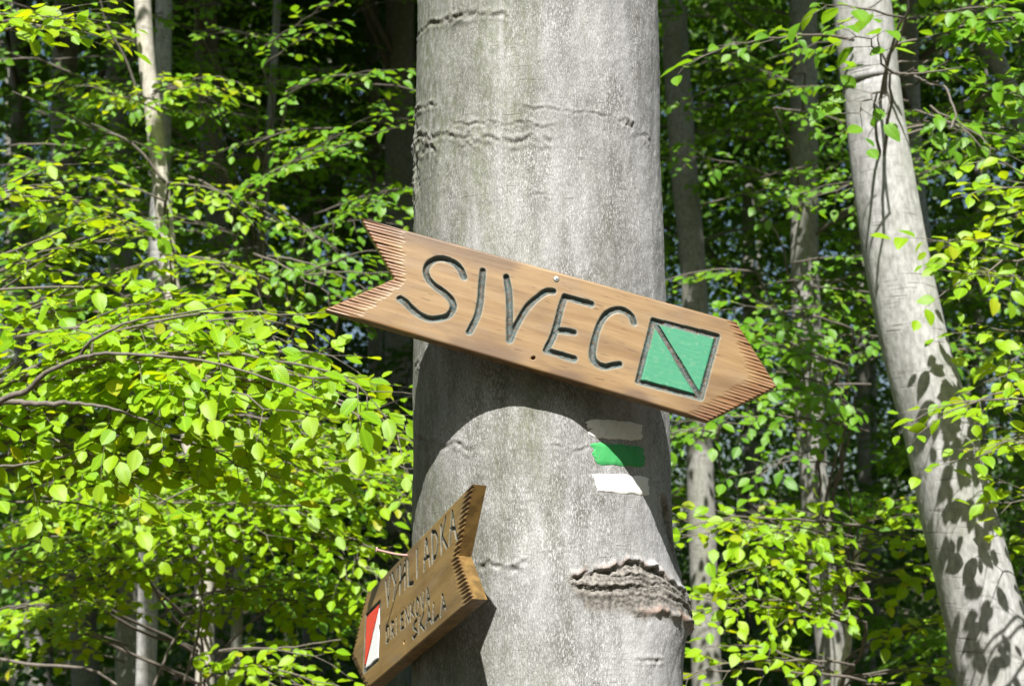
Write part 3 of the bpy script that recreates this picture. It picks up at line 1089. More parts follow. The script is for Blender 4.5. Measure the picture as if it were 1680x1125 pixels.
# --- pale leaning sapling left with the middle distance leaf tiers
mid_left = []
for (x0, y0, x1, y1, da, db) in [
        (60, 860, 330, 800, 5.6, 5.2), (250, 760, 480, 800, 5.6, 5.2), (400, 790, 665, 765, 5.4, 5.0), (330, 700, 640, 740, 5.8, 5.4),
        (180, 860, 480, 850, 5.3, 5.0), (360, 880, 610, 905, 5.6, 5.1), (0, 930, 190, 880, 5.9, 5.5), (120, 960, 320, 925, 5.9, 5.5),
        (430, 850, 650, 820, 5.9, 5.4), (300, 830, 540, 780, 6.0, 5.6), (60, 800, 260, 770, 5.8, 5.4), (330, 1095, 530, 1100, 5.2, 4.9),
        (280, 400, 60, 330, 6.4, 6.0), (270, 330, 30, 250, 6.6, 6.2), (275, 300, 450, 350, 6.6, 6.2), (280, 420, 470, 470, 6.4, 6.0),
        (255, 180, 90, 130, 6.8, 6.4), (250, 150, 420, 120, 6.8, 6.4), (245, 80, 100, 40, 7.0, 6.6), (300, 620, 120, 560, 6.4, 6.0),
        (-20, 1010, 180, 985, 6.4, 6.0), (200, 1060, 60, 1040, 6.3, 6.0), (320, 990, 480, 960, 6.0, 5.6), (460, 980, 590, 1030, 5.8, 5.5)]:
    mid_left.append((x0, y0, x1, y1, da, db, {'roll': 0, 'side': 0.36, 'n': 2 if y0 < 450 else 5}))
tree('beech_sapling', 'slender pale beech sapling with a flecked trunk leaning among the left leaves',
     [(234, 0, 27), (250, 170, 28), (268, 340, 29), (285, 500, 29), (330, 880, 31), (336, 1110, 32)], 6.9, M_BARKP, M_LEAFY, mid_left,
     (6.0, 12, 2.6, 6000, 0.2), 300, 0.058, seed=9, copies=3, boughs=[
         ([(-40, 1075), (60, 1090), (150, 1098), (200, 1130)], 5.2, 5.0, 0.0075, 0.004),
         ([(330, 1072), (400, 1065), (470, 1062), (560, 1048)], 5.3, 5.0, 0.0065, 0.002),
         ([(300, 1125), (325, 1040), (332, 960), (322, 900)], 5.4, 5.4, 0.0060, 0.003),
         ([(250, 1130), (280, 1060), (310, 1010)], 5.2, 5.2, 0.0060, 0.003),
         ([(272, 300), (215, 235), (150, 210), (90, 180), (20, 150)], 6.6, 6.3, 0.0085, 0.002),
         ([(232, 170), (205, 95), (175, 40), (160, -20)], 6.8, 6.6, 0.0070, 0.004),
         ([(355, 935), (300, 910), (250, 890), (180, 880)], 5.2, 5.2, 0.0045, 0.0015)])

# --- centre left, in front of the dark wood
cl = []
for (x0, y0, x1, y1, da, db) in [
        (390, 320, 640, 200, 6.6, 6.0), (420, 330, 570, 400, 6.6, 6.2), (360, 210, 300, 130, 7.2, 6.8), (470, 150, 640, 110, 6.9, 6.4),
        (430, 110, 560, 30, 7.0, 6.6), (380, 380, 250, 360, 7.0, 6.6), (470, 460, 660, 400, 6.0, 5.6), (440, 420, 620, 470, 6.2, 5.8),
        (420, 560, 330, 470, 7.0, 6.6), (560, 340, 680, 300, 6.6, 6.2), (370, 280, 250, 240, 7.3, 7.0), (330, 60, 440, 60, 7.4, 7.0),
        (560, 500, 660, 450, 6.3, 6.0), (450, 250, 570, 250, 7.2, 6.8), (500, 380, 640, 350, 7.0, 6.6)]:
    cl.append((x0, y0, x1, y1, da, db, {'roll': rng.uniform(-0.1, 0.4), 'side': 0.30, 'dens': 0.85}))
for k in range(68):
    x0 = rng.uniform(0, 650); y0 = rng.uniform(-10, 560); sg = rng.choice([-1, 1]); d0 = rng.uniform(7.0, 9.8)
    cl.append((x0, y0, x0 + sg * rng.uniform(130, 270), y0 + rng.uniform(-50, 60), d0, d0 - rng.uniform(0.1, 0.6), {'side': 0.40, 'dens': 0.9, 'n': 1, 'limb': k % 5 == 0}))
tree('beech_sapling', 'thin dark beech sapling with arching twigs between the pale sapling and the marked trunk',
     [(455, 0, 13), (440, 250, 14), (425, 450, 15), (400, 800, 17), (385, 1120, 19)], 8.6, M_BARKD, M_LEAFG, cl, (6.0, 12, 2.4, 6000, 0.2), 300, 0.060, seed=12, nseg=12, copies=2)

# --- the leaning beech on the right
big_r = [(1412, 0, 92), (1430, 150, 90), (1450, 300, 97), (1475, 450, 104), (1510, 600, 111), (1545, 720, 117), (1575, 850, 123), (1608, 980, 128), (1640, 1110, 138)]
br = []
for (x0, y0, x1, y1, da, db, sd) in [
        (1398, 66, 1140, 60, 4.70, 4.2, .16), (1500, 140, 1660, 60, 5.0, 4.8, .4), (1460, 120, 1400, 30, 4.3, 4.0, .4), (1510, 120, 1690, 150, 5.0, 4.8, .4),
        (1440, 150, 1392, 205, 4.4, 4.2, .3), (1530, 60, 1690, 20, 4.9, 4.7, .4), (1500, 180, 1640, 250, 4.8, 4.6, .35), (1560, 190, 1700, 110, 4.9, 4.7, .4),
        (1480, 30, 1330, 0, 4.3, 4.1, .4), (1600, 200, 1700, 230, 5.2, 5.0, .4), (1530, 100, 1600, -20, 5.0, 4.8, .4)]:
    br.append((x0, y0, x1, y1, da, db, {'side': sd, 'n': 1 if x0 < 1490 else 3, 'limb': x0 > 1400}))
tree('beech_tree', 'smooth grey beech leaning left at the right side with leaf shadows on its bark', big_r, 4.8, M_BARK, M_LEAFG, br, (6.2, 13, 3.2, 8000, 0.2), 300, 0.070, seed=3, nseg=36, copies=2, lit=(1.8, 5.4), boughs=[
         ([(1452, 150), (1456, 100), (1475, 62), (1488, 20), (1490, -40)], 4.70, 4.45, 0.0075, 0.0045),
         ([(1455, 105), (1442, 75), (1440, 50)], 4.6, 4.55, 0.0050, 0.0015),
         ([(1460, 118), (1490, 122), (1530, 118), (1580, 110)], 4.65, 4.5, 0.0060, 0.0018),
         ([(1500, 124), (1525, 138), (1550, 142), (1560, 165), (1568, 190), (1558, 212)], 4.6, 4.5, 0.0050, 0.0035),
         ([(1375, 40), (1400, 28), (1440, 5), (1460, -10)], 4.35, 4.3, 0.0030, 0.0020),
         ([(1460, 152), (1455, 190), (1452, 222)], 4.66, 4.66, 0.0024, 0.0012),
         ([(1460, 153), (1440, 168), (1424, 185)], 4.66, 4.66, 0.0020, 0.0010)])

# --- beech just outside the right edge: bright tiers at the right
rr = []
for (x0, y0, x1, y1, da, db, sd) in [
        (1760, 330, 1580, 290, 4.6, 4.3, .35), (1760, 420, 1525, 400, 4.5, 4.2, .35), (1760, 480, 1565, 440, 4.6, 4.3, .35), (1760, 560, 1595, 540, 4.6, 4.3, .35),
        (1760, 640, 1535, 665, 4.2, 3.9, .25), (1760, 720, 1575, 760, 4.2, 3.9, .22), (1760, 600, 1625, 620, 4.7, 4.4, .35), (1760, 830, 1635, 820, 4.8, 4.5, .35),
        (1760, 900, 1655, 900, 5.2, 4.9, .35), (1760, 980, 1675, 970, 5.4, 5.1, .35), (1760, 760, 1655, 700, 5.0, 4.7, .35), (1760, 370, 1635, 350, 4.9, 4.6, .35),
        (1760, 1060, 1695, 1050, 5.6, 5.3, .35)]:
    rr.append((x0, y0, x1, y1, da, db, {'roll': rng.uniform(0.0, 0.4), 'side': sd}))
tree('beech_tree', 'young beech just beyond the right edge with bright flat leaf tiers',
     [(1830, 0, 80), (1840, 560, 90), (1850, 1120, 100)], 5.2, M_BARK, M_LEAFY, rr, (6.2, 13, 3.0, 7000, 0.2), 300, 0.062, seed=6, copies=2, lit=(3.2, 5.6))

# --- sapling between the marked trunk and the leaning beech: the bright tiers low down
mr = []
for (x0, y0, x1, y1, da, db, sd) in [
        (1400, 880, 1110, 860, 5.4, 5.0, .26), (1420, 900, 1230, 850, 5.4, 5.1, .40), (1430, 930, 1200, 930, 5.4, 5.0, .42), (1420, 960, 1300, 1000, 5.4, 5.1, .4),
        (1420, 1020, 1110, 970, 5.2, 4.9, .20), (1400, 900, 1540, 870, 5.6, 5.3, .42), (1420, 950, 1560, 960, 5.6, 5.3, .4), (1420, 1060, 1560, 1010, 5.7, 5.4, .35),
        (1400, 1090, 1110, 1100, 5.1, 4.8, .2),
        (1420, 1110, 1580, 1110, 5.5, 5.2, .3),
        (1410, 860, 1500, 840, 6.0, 5.7, .4), ]:
    mr.append((x0, y0, x1, y1, da, db, {'roll': rng.uniform(0.0, 0.4), 'side': sd}))
tree('beech_sapling', 'thin wavy sapling low between two trunks right of the marks, carrying bright leaf tiers',
     [(1415, 880, 9), (1400, 930, 10), (1388, 985, 11), (1392, 1050, 12), (1380, 1120, 13)], 5.9, M_BARKP, M_LEAFY, mr, None, 300, 0.060, seed=8, nseg=10, extra_top=0.02, copies=3)

# --- middle green layer right of the marked trunk
mg = []
for (x0, y0, x1, y1, da, db, sd) in [(1380, 720, 1130, 690, 6.4, 6.0, .3), (1370, 760, 1220, 770, 6.2, 5.9, .18), (1390, 640, 1130, 610, 6.6, 6.2, .42), (1390, 600, 1150, 540, 6.8, 6.4, .42), (1400, 540, 1200, 500, 6.8, 6.4, .42), (1390, 620, 1300, 560, 6.6, 6.3, .42), (1390, 680, 1290, 650, 6.6, 6.2, .42), (1180, 700, 1090, 720, 6.0, 5.7, .4)]:
    mg.append((x0, y0, x1, y1, da, db, {'side': sd, 'n': 2}))
for k in range(70):
    x0 = rng.uniform(1090, 1420) if k % 3 else rng.uniform(1480, 1680); y0 = rng.uniform(-10, 580)
    sg = rng.choice([-1, 1])
    d0 = rng.uniform(7.2, 9.6)
    mg.append((x0, y0, x0 + sg * rng.uniform(130, 260), y0 + rng.uniform(-50, 50), d0, d0 - rng.uniform(0.1, 0.5),
               {'side': 0.42, 'dens': 0.9, 'n': 1, 'limb': k % 4 == 0}))
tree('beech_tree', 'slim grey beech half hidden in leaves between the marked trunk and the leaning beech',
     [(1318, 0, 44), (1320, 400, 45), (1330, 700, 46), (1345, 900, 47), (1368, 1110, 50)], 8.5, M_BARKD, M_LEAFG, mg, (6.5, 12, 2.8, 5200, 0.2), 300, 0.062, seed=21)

# --- high unseen crown of the marked beech, added to shade the wood behind
lm = Leaves()
crown_cloud((0.3, 3.6, 11.0), (3.2, 2.8, 3.2), 9000, 0.2, lm, 100, 901)
trim_for_sun(lm)
bg = Bag()
for k in range(9):
    q = lm.p[0][rng.integers(0, len(lm.p[0]))]
    limb(bg, np.array([TX, TY, rng.uniform(8.0, 11.2)]), q, 0.05, 0.01, 0.05)
link('branch', bg.mesh('branch', np.array([TX, TY, 0])), M_MAIN, beech)
merged_leaves('crown', lm.arrays(), [(FAR_V, FAR_Q, FAR_UV)], M_LEAFG, beech, np.array([TX, TY, 0]))

# --- the trunks of the wood behind
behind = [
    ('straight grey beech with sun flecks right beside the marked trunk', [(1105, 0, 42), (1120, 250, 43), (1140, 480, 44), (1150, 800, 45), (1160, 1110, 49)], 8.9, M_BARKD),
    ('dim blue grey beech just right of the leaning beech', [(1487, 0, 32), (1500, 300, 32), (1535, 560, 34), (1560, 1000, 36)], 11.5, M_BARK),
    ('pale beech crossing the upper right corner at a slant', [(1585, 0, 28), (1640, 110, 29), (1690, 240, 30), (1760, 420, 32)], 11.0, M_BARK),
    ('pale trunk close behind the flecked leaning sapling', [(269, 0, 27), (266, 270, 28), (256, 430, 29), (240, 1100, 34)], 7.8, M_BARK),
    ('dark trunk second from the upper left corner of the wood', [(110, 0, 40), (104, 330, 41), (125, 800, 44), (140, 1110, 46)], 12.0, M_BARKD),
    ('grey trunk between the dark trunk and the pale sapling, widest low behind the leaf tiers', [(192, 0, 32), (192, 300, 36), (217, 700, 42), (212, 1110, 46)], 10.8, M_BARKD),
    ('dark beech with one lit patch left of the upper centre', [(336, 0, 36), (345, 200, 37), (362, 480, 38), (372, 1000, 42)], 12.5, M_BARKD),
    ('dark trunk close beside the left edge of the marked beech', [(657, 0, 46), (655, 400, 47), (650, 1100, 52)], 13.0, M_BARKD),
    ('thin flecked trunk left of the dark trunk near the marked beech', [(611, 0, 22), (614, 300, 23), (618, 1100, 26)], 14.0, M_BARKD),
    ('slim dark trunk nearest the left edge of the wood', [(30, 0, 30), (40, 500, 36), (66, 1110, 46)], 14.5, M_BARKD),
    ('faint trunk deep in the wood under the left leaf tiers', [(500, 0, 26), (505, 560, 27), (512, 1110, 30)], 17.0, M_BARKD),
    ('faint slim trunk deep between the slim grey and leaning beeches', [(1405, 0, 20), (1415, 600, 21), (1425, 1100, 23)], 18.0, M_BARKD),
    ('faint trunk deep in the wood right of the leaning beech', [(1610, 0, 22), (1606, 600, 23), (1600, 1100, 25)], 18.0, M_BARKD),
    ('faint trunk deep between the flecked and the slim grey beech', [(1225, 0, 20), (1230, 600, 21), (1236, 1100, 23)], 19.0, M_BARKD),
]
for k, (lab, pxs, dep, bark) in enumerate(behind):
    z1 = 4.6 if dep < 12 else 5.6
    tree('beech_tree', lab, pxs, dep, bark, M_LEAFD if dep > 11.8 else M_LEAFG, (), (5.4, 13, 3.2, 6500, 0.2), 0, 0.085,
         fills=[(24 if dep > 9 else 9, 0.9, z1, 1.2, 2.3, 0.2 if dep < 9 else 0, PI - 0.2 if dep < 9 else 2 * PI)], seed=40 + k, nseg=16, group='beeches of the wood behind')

# --- far trees closing the view: simple trunk and crowns, sky in the gaps
fr = np.random.default_rng(77)
ORD = ['leftmost', 'second', 'third', 'fourth', 'fifth', 'sixth', 'seventh', 'eighth', 'ninth', 'tenth', 'eleventh', 'twelfth', 'thirteenth',
       'fourteenth', 'fifteenth', 'sixteenth', 'seventeenth', 'eighteenth', 'nineteenth', 'twentieth', 'twenty-first', 'rightmost']
for k in range(22):
    far_lab = ('%s far slim tree at the back of the dark wood' % ORD[k]) if k in (0, 21) else '%s far slim tree from the left at the back of the dark wood' % ORD[k]
    dep = fr.uniform(17, 30)
    x = 840 + (k - 10.5) * 88 + fr.uniform(-25, 25)
    w = fr.uniform(0.16, 0.30) * FPX / dep
    pts, rad = full_trunk([(x, 0, w * 0.85), (x + fr.uniform(-15, 15), 600, w), (x + fr.uniform(-20, 20), 1100, w * 1.1)], dep, 8.0)
    base = pts[0].copy(); base[2] = float(ground_z(base[0], base[1]))
    root = thing('beech_tree', far_lab, 'tree', base, 'far trees deep in the wood')
    link('trunk', trunk_mesh(pts, rad, base, 10, 200 + k), M_BARKD, root)
    lc = Leaves()
    top = pts[:, 2].max()
    crown_cloud((base[0], base[1], 0.5 * top), (2.7, 2.7, 0.5 * top), 7600, 0.145, lc, 240, 300 + k)
    merged_leaves('crown', lc.arrays(), [(FAR_V, FAR_Q, FAR_UV)], M_LEAFD, root, base)

# --- understorey of the far wood: reads as one mass
lu = Leaves()
n = 56000
uy = fr.uniform(9.5, 42, n); ux = fr.uniform(-0.5, 0.5, n) * (uy * 1.0 + 4)
uh = 0.2 + 4.6 * sstep(8, 20, uy) * np.clip(fbm(ux / 2.5, uy / 2.5, 5, 3) + 0.5, 0, 1) * fr.random(n)
n2 = 24000
vy = fr.uniform(34, 46, n2); vx = fr.uniform(-0.5, 0.5, n2) * (vy + 6)
vz = 8.0 * fr.random(n2) ** 1.25 * (0.75 + 0.6 * fbm(vx / 4, vy / 9, 9, 3))
lu.add(np.stack([vx, vy, ground_z(vx, vy) + vz], -1), fr.normal(0, 1, (n2, 3)), fr.normal(0, .6, (n2, 3)) + np.array([0, -.5, .7]), 0.30 * fr.uniform(.6, 1.2, n2))
lu.add(np.stack([ux, uy, ground_z(ux, uy) + uh], -1), fr.normal(0, 1, (n, 3)), fr.normal(0, .6, (n, 3)) + np.array([0, -.2, .9]), 0.15 * fr.uniform(.6, 1.2, n))
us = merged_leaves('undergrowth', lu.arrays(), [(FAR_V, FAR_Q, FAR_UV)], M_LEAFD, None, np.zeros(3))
us['label'] = 'dark leafy undergrowth filling the depth of the wood'
us['category'] = 'undergrowth'

# --- unseen leaves added behind and beside the camera to block sky light
lb = Leaves()
n = 84000
ba = fr.uniform(-0.28, PI + 0.28, n); brd = fr.uniform(8.5, 16, n)
bz = 0.3 + (3.0 + (5.5 + 9.0 * np.abs(np.cos(ba)) ** 1.5) * np.clip(fbm(ba * 6, brd / 3, 8, 3) + 0.6, 0, 1)) * fr.random(n) ** 0.8
lb.add(np.stack([brd * np.cos(ba), -brd * np.sin(ba) * 1.0 + 1.0, bz], -1), fr.normal(0, 1, (n, 3)), fr.normal(0, .6, (n, 3)) + np.array([0, 0, .9]), 0.26 * fr.uniform(.6, 1.2, n))
wb = merged_leaves('unseen_sky_screen', lb.arrays(), [(FAR_V, FAR_Q, FAR_UV)], M_LEAFD, None, np.zeros(3))
wb['label'] = 'unseen leaf mass added behind the camera to dim the sky light'
wb['category'] = 'unseen_sky_screen'

# ------------------------------------------------------------------ the arrow boards
def seg_dist(U, V, line):
    """distance to a polyline, and the index of position along it"""
    best = np.full(U.shape, 1e9)
    for (a, b) in zip(line[:-1], line[1:]):
        ab = b - a
        l2 = ab @ ab + 1e-12
        t = np.clip(((U - a[0]) * ab[0] + (V - a[1]) * ab[1]) / l2, 0, 1)
        best = np.minimum(best, np.hypot(U - a[0] - t * ab[0], V - a[1] - t * ab[1]))
    return best


def board(root, left, right, H, T, strokes, teeth, holes, panels, wood, res=0.00115, seed=1, taper=0.0):
    """left/right: lists of (v, u) outlining the two ends. Everything in metres, face at w = 0."""
    L = np.array(left, float); R = np.array(right, float)
    v = np.unique(np.round(np.concatenate([np.linspace(0, -H, int(H / res) + 1), L[:, 0], R[:, 0]]), 6))[::-1]
    o1 = np.argsort(L[:, 0]); o2 = np.argsort(R[:, 0])
    ul = np.interp(v, L[o1, 0], L[o1, 1]); ur = np.interp(v, R[o2, 0], R[o2, 1])
    ns = int((R[:, 1].max() - L[:, 1].min()) / res)
    s = np.linspace(0, 1, ns)
    U = ul[:, None] + (ur - ul)[:, None] * s[None]
    V = np.broadcast_to(v[:, None], U.shape)
    w = 0.00007 * fbm(U * 14, V * 240, seed, 2) + 0.0006 * fbm(U * 5, V * 14, seed + 3, 2)
    dl = (U - ul[:, None]) * 0.7; dr = (ur[:, None] - U) * 0.7
    ed = np.minimum(np.minimum(dl, dr), np.minimum(-V, V + H))
    w = w - 0.0016 * np.clip(1 - ed / 0.0028, 0, 1) ** 2
    tooth = np.zeros_like(U); paint = np.zeros_like(U); halo = np.zeros_like(U); deep = np.zeros_like(U)
    for (u0, v0, u1, v1, hw, dp) in teeth:                  # from the edge (u0, v0) inwards to (u1, v1)
        a = np.array([u0, v0]); ab = np.array([u1 - u0, v1 - v0]); l = np.hypot(*ab)
        t = ((U - u0) * ab[0] + (V - v0) * ab[1]) / l / l
        d = np.abs((U - u0) * ab[1] - (V - v0) * ab[0]) / l
        k = np.clip(1 - np.clip(t, -0.3, 1), 0, 1.3) ** 0.6 * (t < 1)
        g = np.clip(1 - d / (hw * np.clip(0.45 + 0.55 * k, 0, 1)), 0, 1)
        w = w - dp * k * g
        tooth = np.maximum(tooth, np.clip(k * 1.4, 0, 1) * g ** 0.7)
    grime = sstep(0.045, 0.0, np.minimum(-V, V + H)) * sstep(-0.10, 0.35, fbm(U * 9, V * 22, seed + 61, 4))
    gid = np.full(U.shape, -1)
    for (line, hw, dp, g) in strokes:
        line = np.asarray(line, float)
        x0, y0 = line.min(0) - 0.02; x1, y1 = line.max(0) + 0.02
        sub = (U > x0) & (U < x1) & (V > y0) & (V < y1)
        d = np.full(U.shape, 1.0)
        d[sub] = seg_dist(U[sub], V[sub], line)
        d = d + 0.00035 * fbm(U * 220, V * 220, seed + 9, 2) + 0.16 * hw * fbm(U * 45, V * 45, seed + 12, 2)
        prof = np.sqrt(np.clip(1 - (d / hw) ** 2, 0, 1))
        w = np.minimum(w, np.where(d < hw, -dp * prof * (1 + 0.5 * fbm(U * 60, V * 60, seed + 15, 2)), 1))
        paint = np.maximum(paint, sstep(hw * 1.10, hw * 0.90, d))
        halo = np.maximum(halo, sstep(hw * 1.9, hw * 1.0, d))
        deep = np.maximum(deep, sstep(0.55, 0.9, prof))
        gid = np.where((d < hw) & (g >= 0), g, gid)
    for (hu, hv, hr, hd) in holes:
        d = np.hypot(U - hu, V - hv)
        k = np.clip((hr - d) / (hr * 0.35), 0, 1)
        w = w - hd * k
        tooth = np.maximum(tooth, k)
    w = w + deep * 0.0007 * fbm(U * 500, V * 500, seed + 21, 2)
    n1, n2 = U.shape
    V = V * (1 + taper * (U - 0.30))                       # the board is a little wider towards one end
    verts = np.stack([U, V, w], -1).reshape(-1, 3)
    k = np.arange(n1 - 1)[:, None] * n2 + np.arange(n2 - 1)[None, :]
    quads = np.stack([k, k + n2, k + n2 + 1, k + 1], -1)
    gq = gid[:-1, :-1]
    gq = np.where((gid[1:, 1:] == gq) & (gid[1:, :-1] == gq) & (gid[:-1, 1:] == gq), gq, -1)
    Uc = 0.25 * (U[:-1, :-1] + U[1:, 1:] + U[1:, :-1] + U[:-1, 1:]); Vc = 0.25 * (V[:-1, :-1] + V[1:, 1:] + V[1:, :-1] + V[:-1, 1:])
    pdepth = paint[:-1, :-1]
    Vc = Vc / (1 + taper * (Uc - 0.30))
    for pi_, (poly, mat, lab) in enumerate(panels):
        poly = np.array(poly, float)
        ins = np.ones(Uc.shape, bool)
        ctr = poly.mean(0)
        for a, b in zip(poly, np.roll(poly, -1, 0)):
            sgn = np.sign((b[0] - a[0]) * (ctr[1] - a[1]) - (b[1] - a[1]) * (ctr[0] - a[0]))
            ins &= sgn * ((b[0] - a[0]) * (Vc - a[1]) - (b[1] - a[1]) * (Uc - a[0])) > 0
        gq = np.where(ins & (pdepth < 0.5) & (gq < 0), 100 + pi_, gq)
    attrs = dict(tooth=tooth.ravel(), paint=paint.ravel(), halo=halo.ravel(), deep=deep.ravel(), grime=grime.ravel(), edge=np.zeros(n1 * n2))

    def sub_object(name, mask, mat, parent, label=None):
        q = quads[mask].reshape(-1, 4)
        if len(q) == 0:
            return None
        used, inv = np.unique(q, return_inverse=True)
        me = mesh_np(name, verts[used], inv.reshape(-1, 4))
        for a_, val in attrs.items():
            fattr(me, a_, val[used])
        ob = link(name, me, mat, parent)
        if label:
            ob['label'] = label
        return ob

    # rim, sides and back joined with the face
    face = quads[gq == -1].reshape(-1, 4)
    loop = np.concatenate([np.arange(n2), np.arange(1, n1) * n2 + n2 - 1, (n1 - 1) * n2 + np.arange(n2 - 2, -1, -1), np.arange(n1 - 2, 0, -1) * n2])
    m = len(loop)
    side_top = verts[loop].copy()
    rings = [side_top]
    for q in range(1, 5):
        r = side_top.copy()
        r[:, 2] = side_top[:, 2] + (-T - side_top[:, 2]) * q / 4
        if q < 4:
            jit = 0.0005 * fbm(np.arange(m) / 6.0, np.full(m, q * 3.3), seed + 40, 2)
            r[:, 0] += jit; r[:, 1] += jit
        rings.append(r)
    sv = np.vstack(rings)
    idx = np.arange(m); idn = (idx + 1) % m
    sq = np.concatenate([np.stack([q * m + idx, q * m + idn, (q + 1) * m + idn, (q + 1) * m + idx], -1) for q in range(4)])
    back = np.stack([U, V, np.full(U.shape, -T)], -1)
    used, inv = np.unique(face, return_inverse=True)
    bidx = np.stack([np.linspace(0, n1 - 1, n1).astype(int)], 0)[0]
    bv = back[:, [0, n2 - 1]].reshape(-1, 3)
    nb = len(bidx)
    bq = np.stack([np.arange(nb - 1) * 2, np.arange(nb - 1) * 2 + 1, np.arange(nb - 1) * 2 + 3, np.arange(nb - 1) * 2 + 2], -1)
    allv = np.vstack([verts[used], sv, bv])
    allq = np.vstack([inv.reshape(-1, 4), sq[:, ::-1] + len(used), bq + len(used) + len(sv)])
    me = mesh_np('plank', allv, allq)
    sm = np.ones(len(allq), bool); sm[len(face):] = False
    me.polygons.foreach_set('use_smooth', sm)
    for a_, val in attrs.items():
        ext = np.zeros(len(sv) + len(bv))
        if a_ == 'edge':
            ext[:] = 1.0
        fattr(me, a_, np.concatenate([val[used], ext]))
    link('plank', me, wood, root)
    return sub_object, gq


def frame_matrix(O, Uv, n):
    Uv = norm(np.array(Uv, float)); n = np.array(n, float)
    n = norm(n - (n @ Uv) * Uv)
    Vv = np.cross(n, Uv)
    M = np.eye(4)
    M[:3, 0], M[:3, 1], M[:3, 2], M[:3, 3] = Uv, Vv, n, O
    return Matrix(M.tolist())


def mm(pts):
    return [(a / 1000, b / 1000) for a, b in pts]


def ends_teeth(edge, inner, n, hw, dp, jitter=0.12):
    """gouges from the edge polyline to the inner polyline, matched by height fraction"""
    out = []
    (ua, va), (ub, vb) = edge
    (ia, _), (ib, _) = inner
    for k in range(n):
        f = (k + 0.5 + rng.uniform(-jitter, jitter)) / n
        v0 = va + (vb - va) * f
        u0 = ua + (ub - ua) * f
        i0 = (ia + (ib - ia) * f) + rng.uniform(-0.003, 0.003)
        out.append((u0, v0, i0, v0 + rng.uniform(-0.0012, 0.0012), hw, dp))
    return out


# ---- board 1
sign1 = thing('arrow_sign', 'large tilted wooden arrow board carved SIVEC with a green square, pointing right', 'sign', (0, 0, 0), 'wooden arrow boards on the beech')
sign1.matrix_world = frame_matrix((-0.2418, 2.1908, 2.1498), (0.9636, 0.0395, -0.2643), (0.0694, -0.9921, 0.1045))
HW1, DP1 = 0.0049, 0.0058
TAPER1 = 0.072
HOM = np.array([[0.96584, 0.0264, 0.00005], [0.0, 0.99391, 0.00006], [-0.04591, -0.014, 1.0]])


def lay(pts):
    """carving layout: measured sheet coordinates to board coordinates"""
    p = np.column_stack([np.asarray(pts, float), np.ones(len(pts))]) @ HOM.T
    p = p[:, :2] / p[:, 2:]
    p[:, 1] /= 1 + TAPER1 * (p[:, 0] - 0.30)
    return p



gl = {
    'S': [smooth_line(mm([(191.5, -49.9), (182.8, -39.6), (170.8, -31.7), (153.5, -29.0), (139.6, -33.0), (130.6, -43.3), (129.3, -56.6), (137.2, -68.5), (149.3, -76.3), (164.7, -81.8), (179.2, -88.8), (188.6, -98.8), (189.9, -109.6), (184.8, -119.5), (173.4, -126.5), (158.7, -131.4), (141.7, -129.3), (125.9, -122.7), (112.6, -115.3), (103.6, -112.8)]), 4)],
    'I': [smooth_line(mm([(217.2, -31.6), (222.3, -55.1), (228.6, -81.5), (230.8, -106.1), (227.7, -126.6), (226.3, -134)]), 4)],
    'V': [smooth_line(mm([(256.5, -30.9), (267.4, -53.3), (276.5, -78.7), (284.3, -104.4), (292.0, -129.0)]), 4),
          smooth_line(mm([(292.0, -129.0), (295.4, -101.2), (302.5, -71.1), (312.8, -51.3), (324.2, -36.5), (335.0, -32.5)]), 4)],
    'E': [smooth_line(mm([(355.5, -36.0), (354.6, -56.0), (356.0, -83.5), (355.8, -105.8), (352.0, -129.0)]), 4), np.array(mm([(356.1, -35.8), (399.0, -35.8)])),
          np.array(mm([(357.7, -93), (372.5, -89.8), (385.6, -88.7)])), np.array(mm([(352.0, -129.0), (370.7, -129.0), (398.0, -130)]))],
    'C': [smooth_line(mm([(472.3, -46.7), (465.7, -37.5), (452.1, -31.7), (439.4, -34.0), (428.5, -42.8), (422.3, -58.5), (420.0, -78.6), (421.0, -100.5), (424.8, -118.7), (433.9, -127.0), (447.5, -128.5), (459.0, -122.4), (468.4, -118.2)]), 4)],
}
strokes, words = [], []
for k, (ch, ls) in enumerate(gl.items()):
    for l in ls:
        strokes.append((lay(l), HW1, DP1, k))
    words.append(ch)
q0, q1, q2, q3 = lay(mm([(500.5, -34.5), (604.0, -31.0), (604.0, -134.5), (504.0, -136.5)]))
for a, b in ((q0, q1), (q1, q2), (q2, q3), (q3, q0), (q0, q2)):
    strokes.append((np.array([a, b]), 0.0043, 0.0048, 5))
HB1 = 0.1645
N1, B1, T1, R1, K1 = (0.0796, -0.0835), (-0.0107, -HB1), (0.6239, 0.0), (0.7089, -0.0826), (0.6169, -HB1)
teeth = (ends_teeth([(0.0, 0), N1], [(0.072, 0), (0.0960, -0.07)], 16, 0.0034, 0.0042)
         + ends_teeth([N1, B1], [(0.0985, -0.084), (0.043, -HB1)], 15, 0.0034, 0.0042)
         + ends_teeth([T1, R1], [(0.609, 0), (0.663, -0.075)], 15, 0.0034, 0.0042)
         + ends_teeth([R1, K1], [(0.663, -0.083), (0.580, -HB1)], 17, 0.0034, 0.0042))
(hx, hy), (sx1, sy1) = lay([(0.3361, -0.1464), (0.3345, -0.0118)])
sub1, gq1 = board(sign1, [(0, 0), N1[::-1], B1[::-1]], [(0, T1[0]), R1[::-1], K1[::-1]], HB1, 0.025,
                  strokes, teeth, [(hx, hy, 0.0032, 0.010)], [([q0, q1, q2], M_GREEN, ''), ([q0, q2, q3], M_GREEN, '')], M_WOOD1, 0.0011, 4, TAPER1)
for k, ch in enumerate(words):
    sub1('carved_letter', gq1 == k, M_WOOD1, sign1, 'carved letter ' + ch)
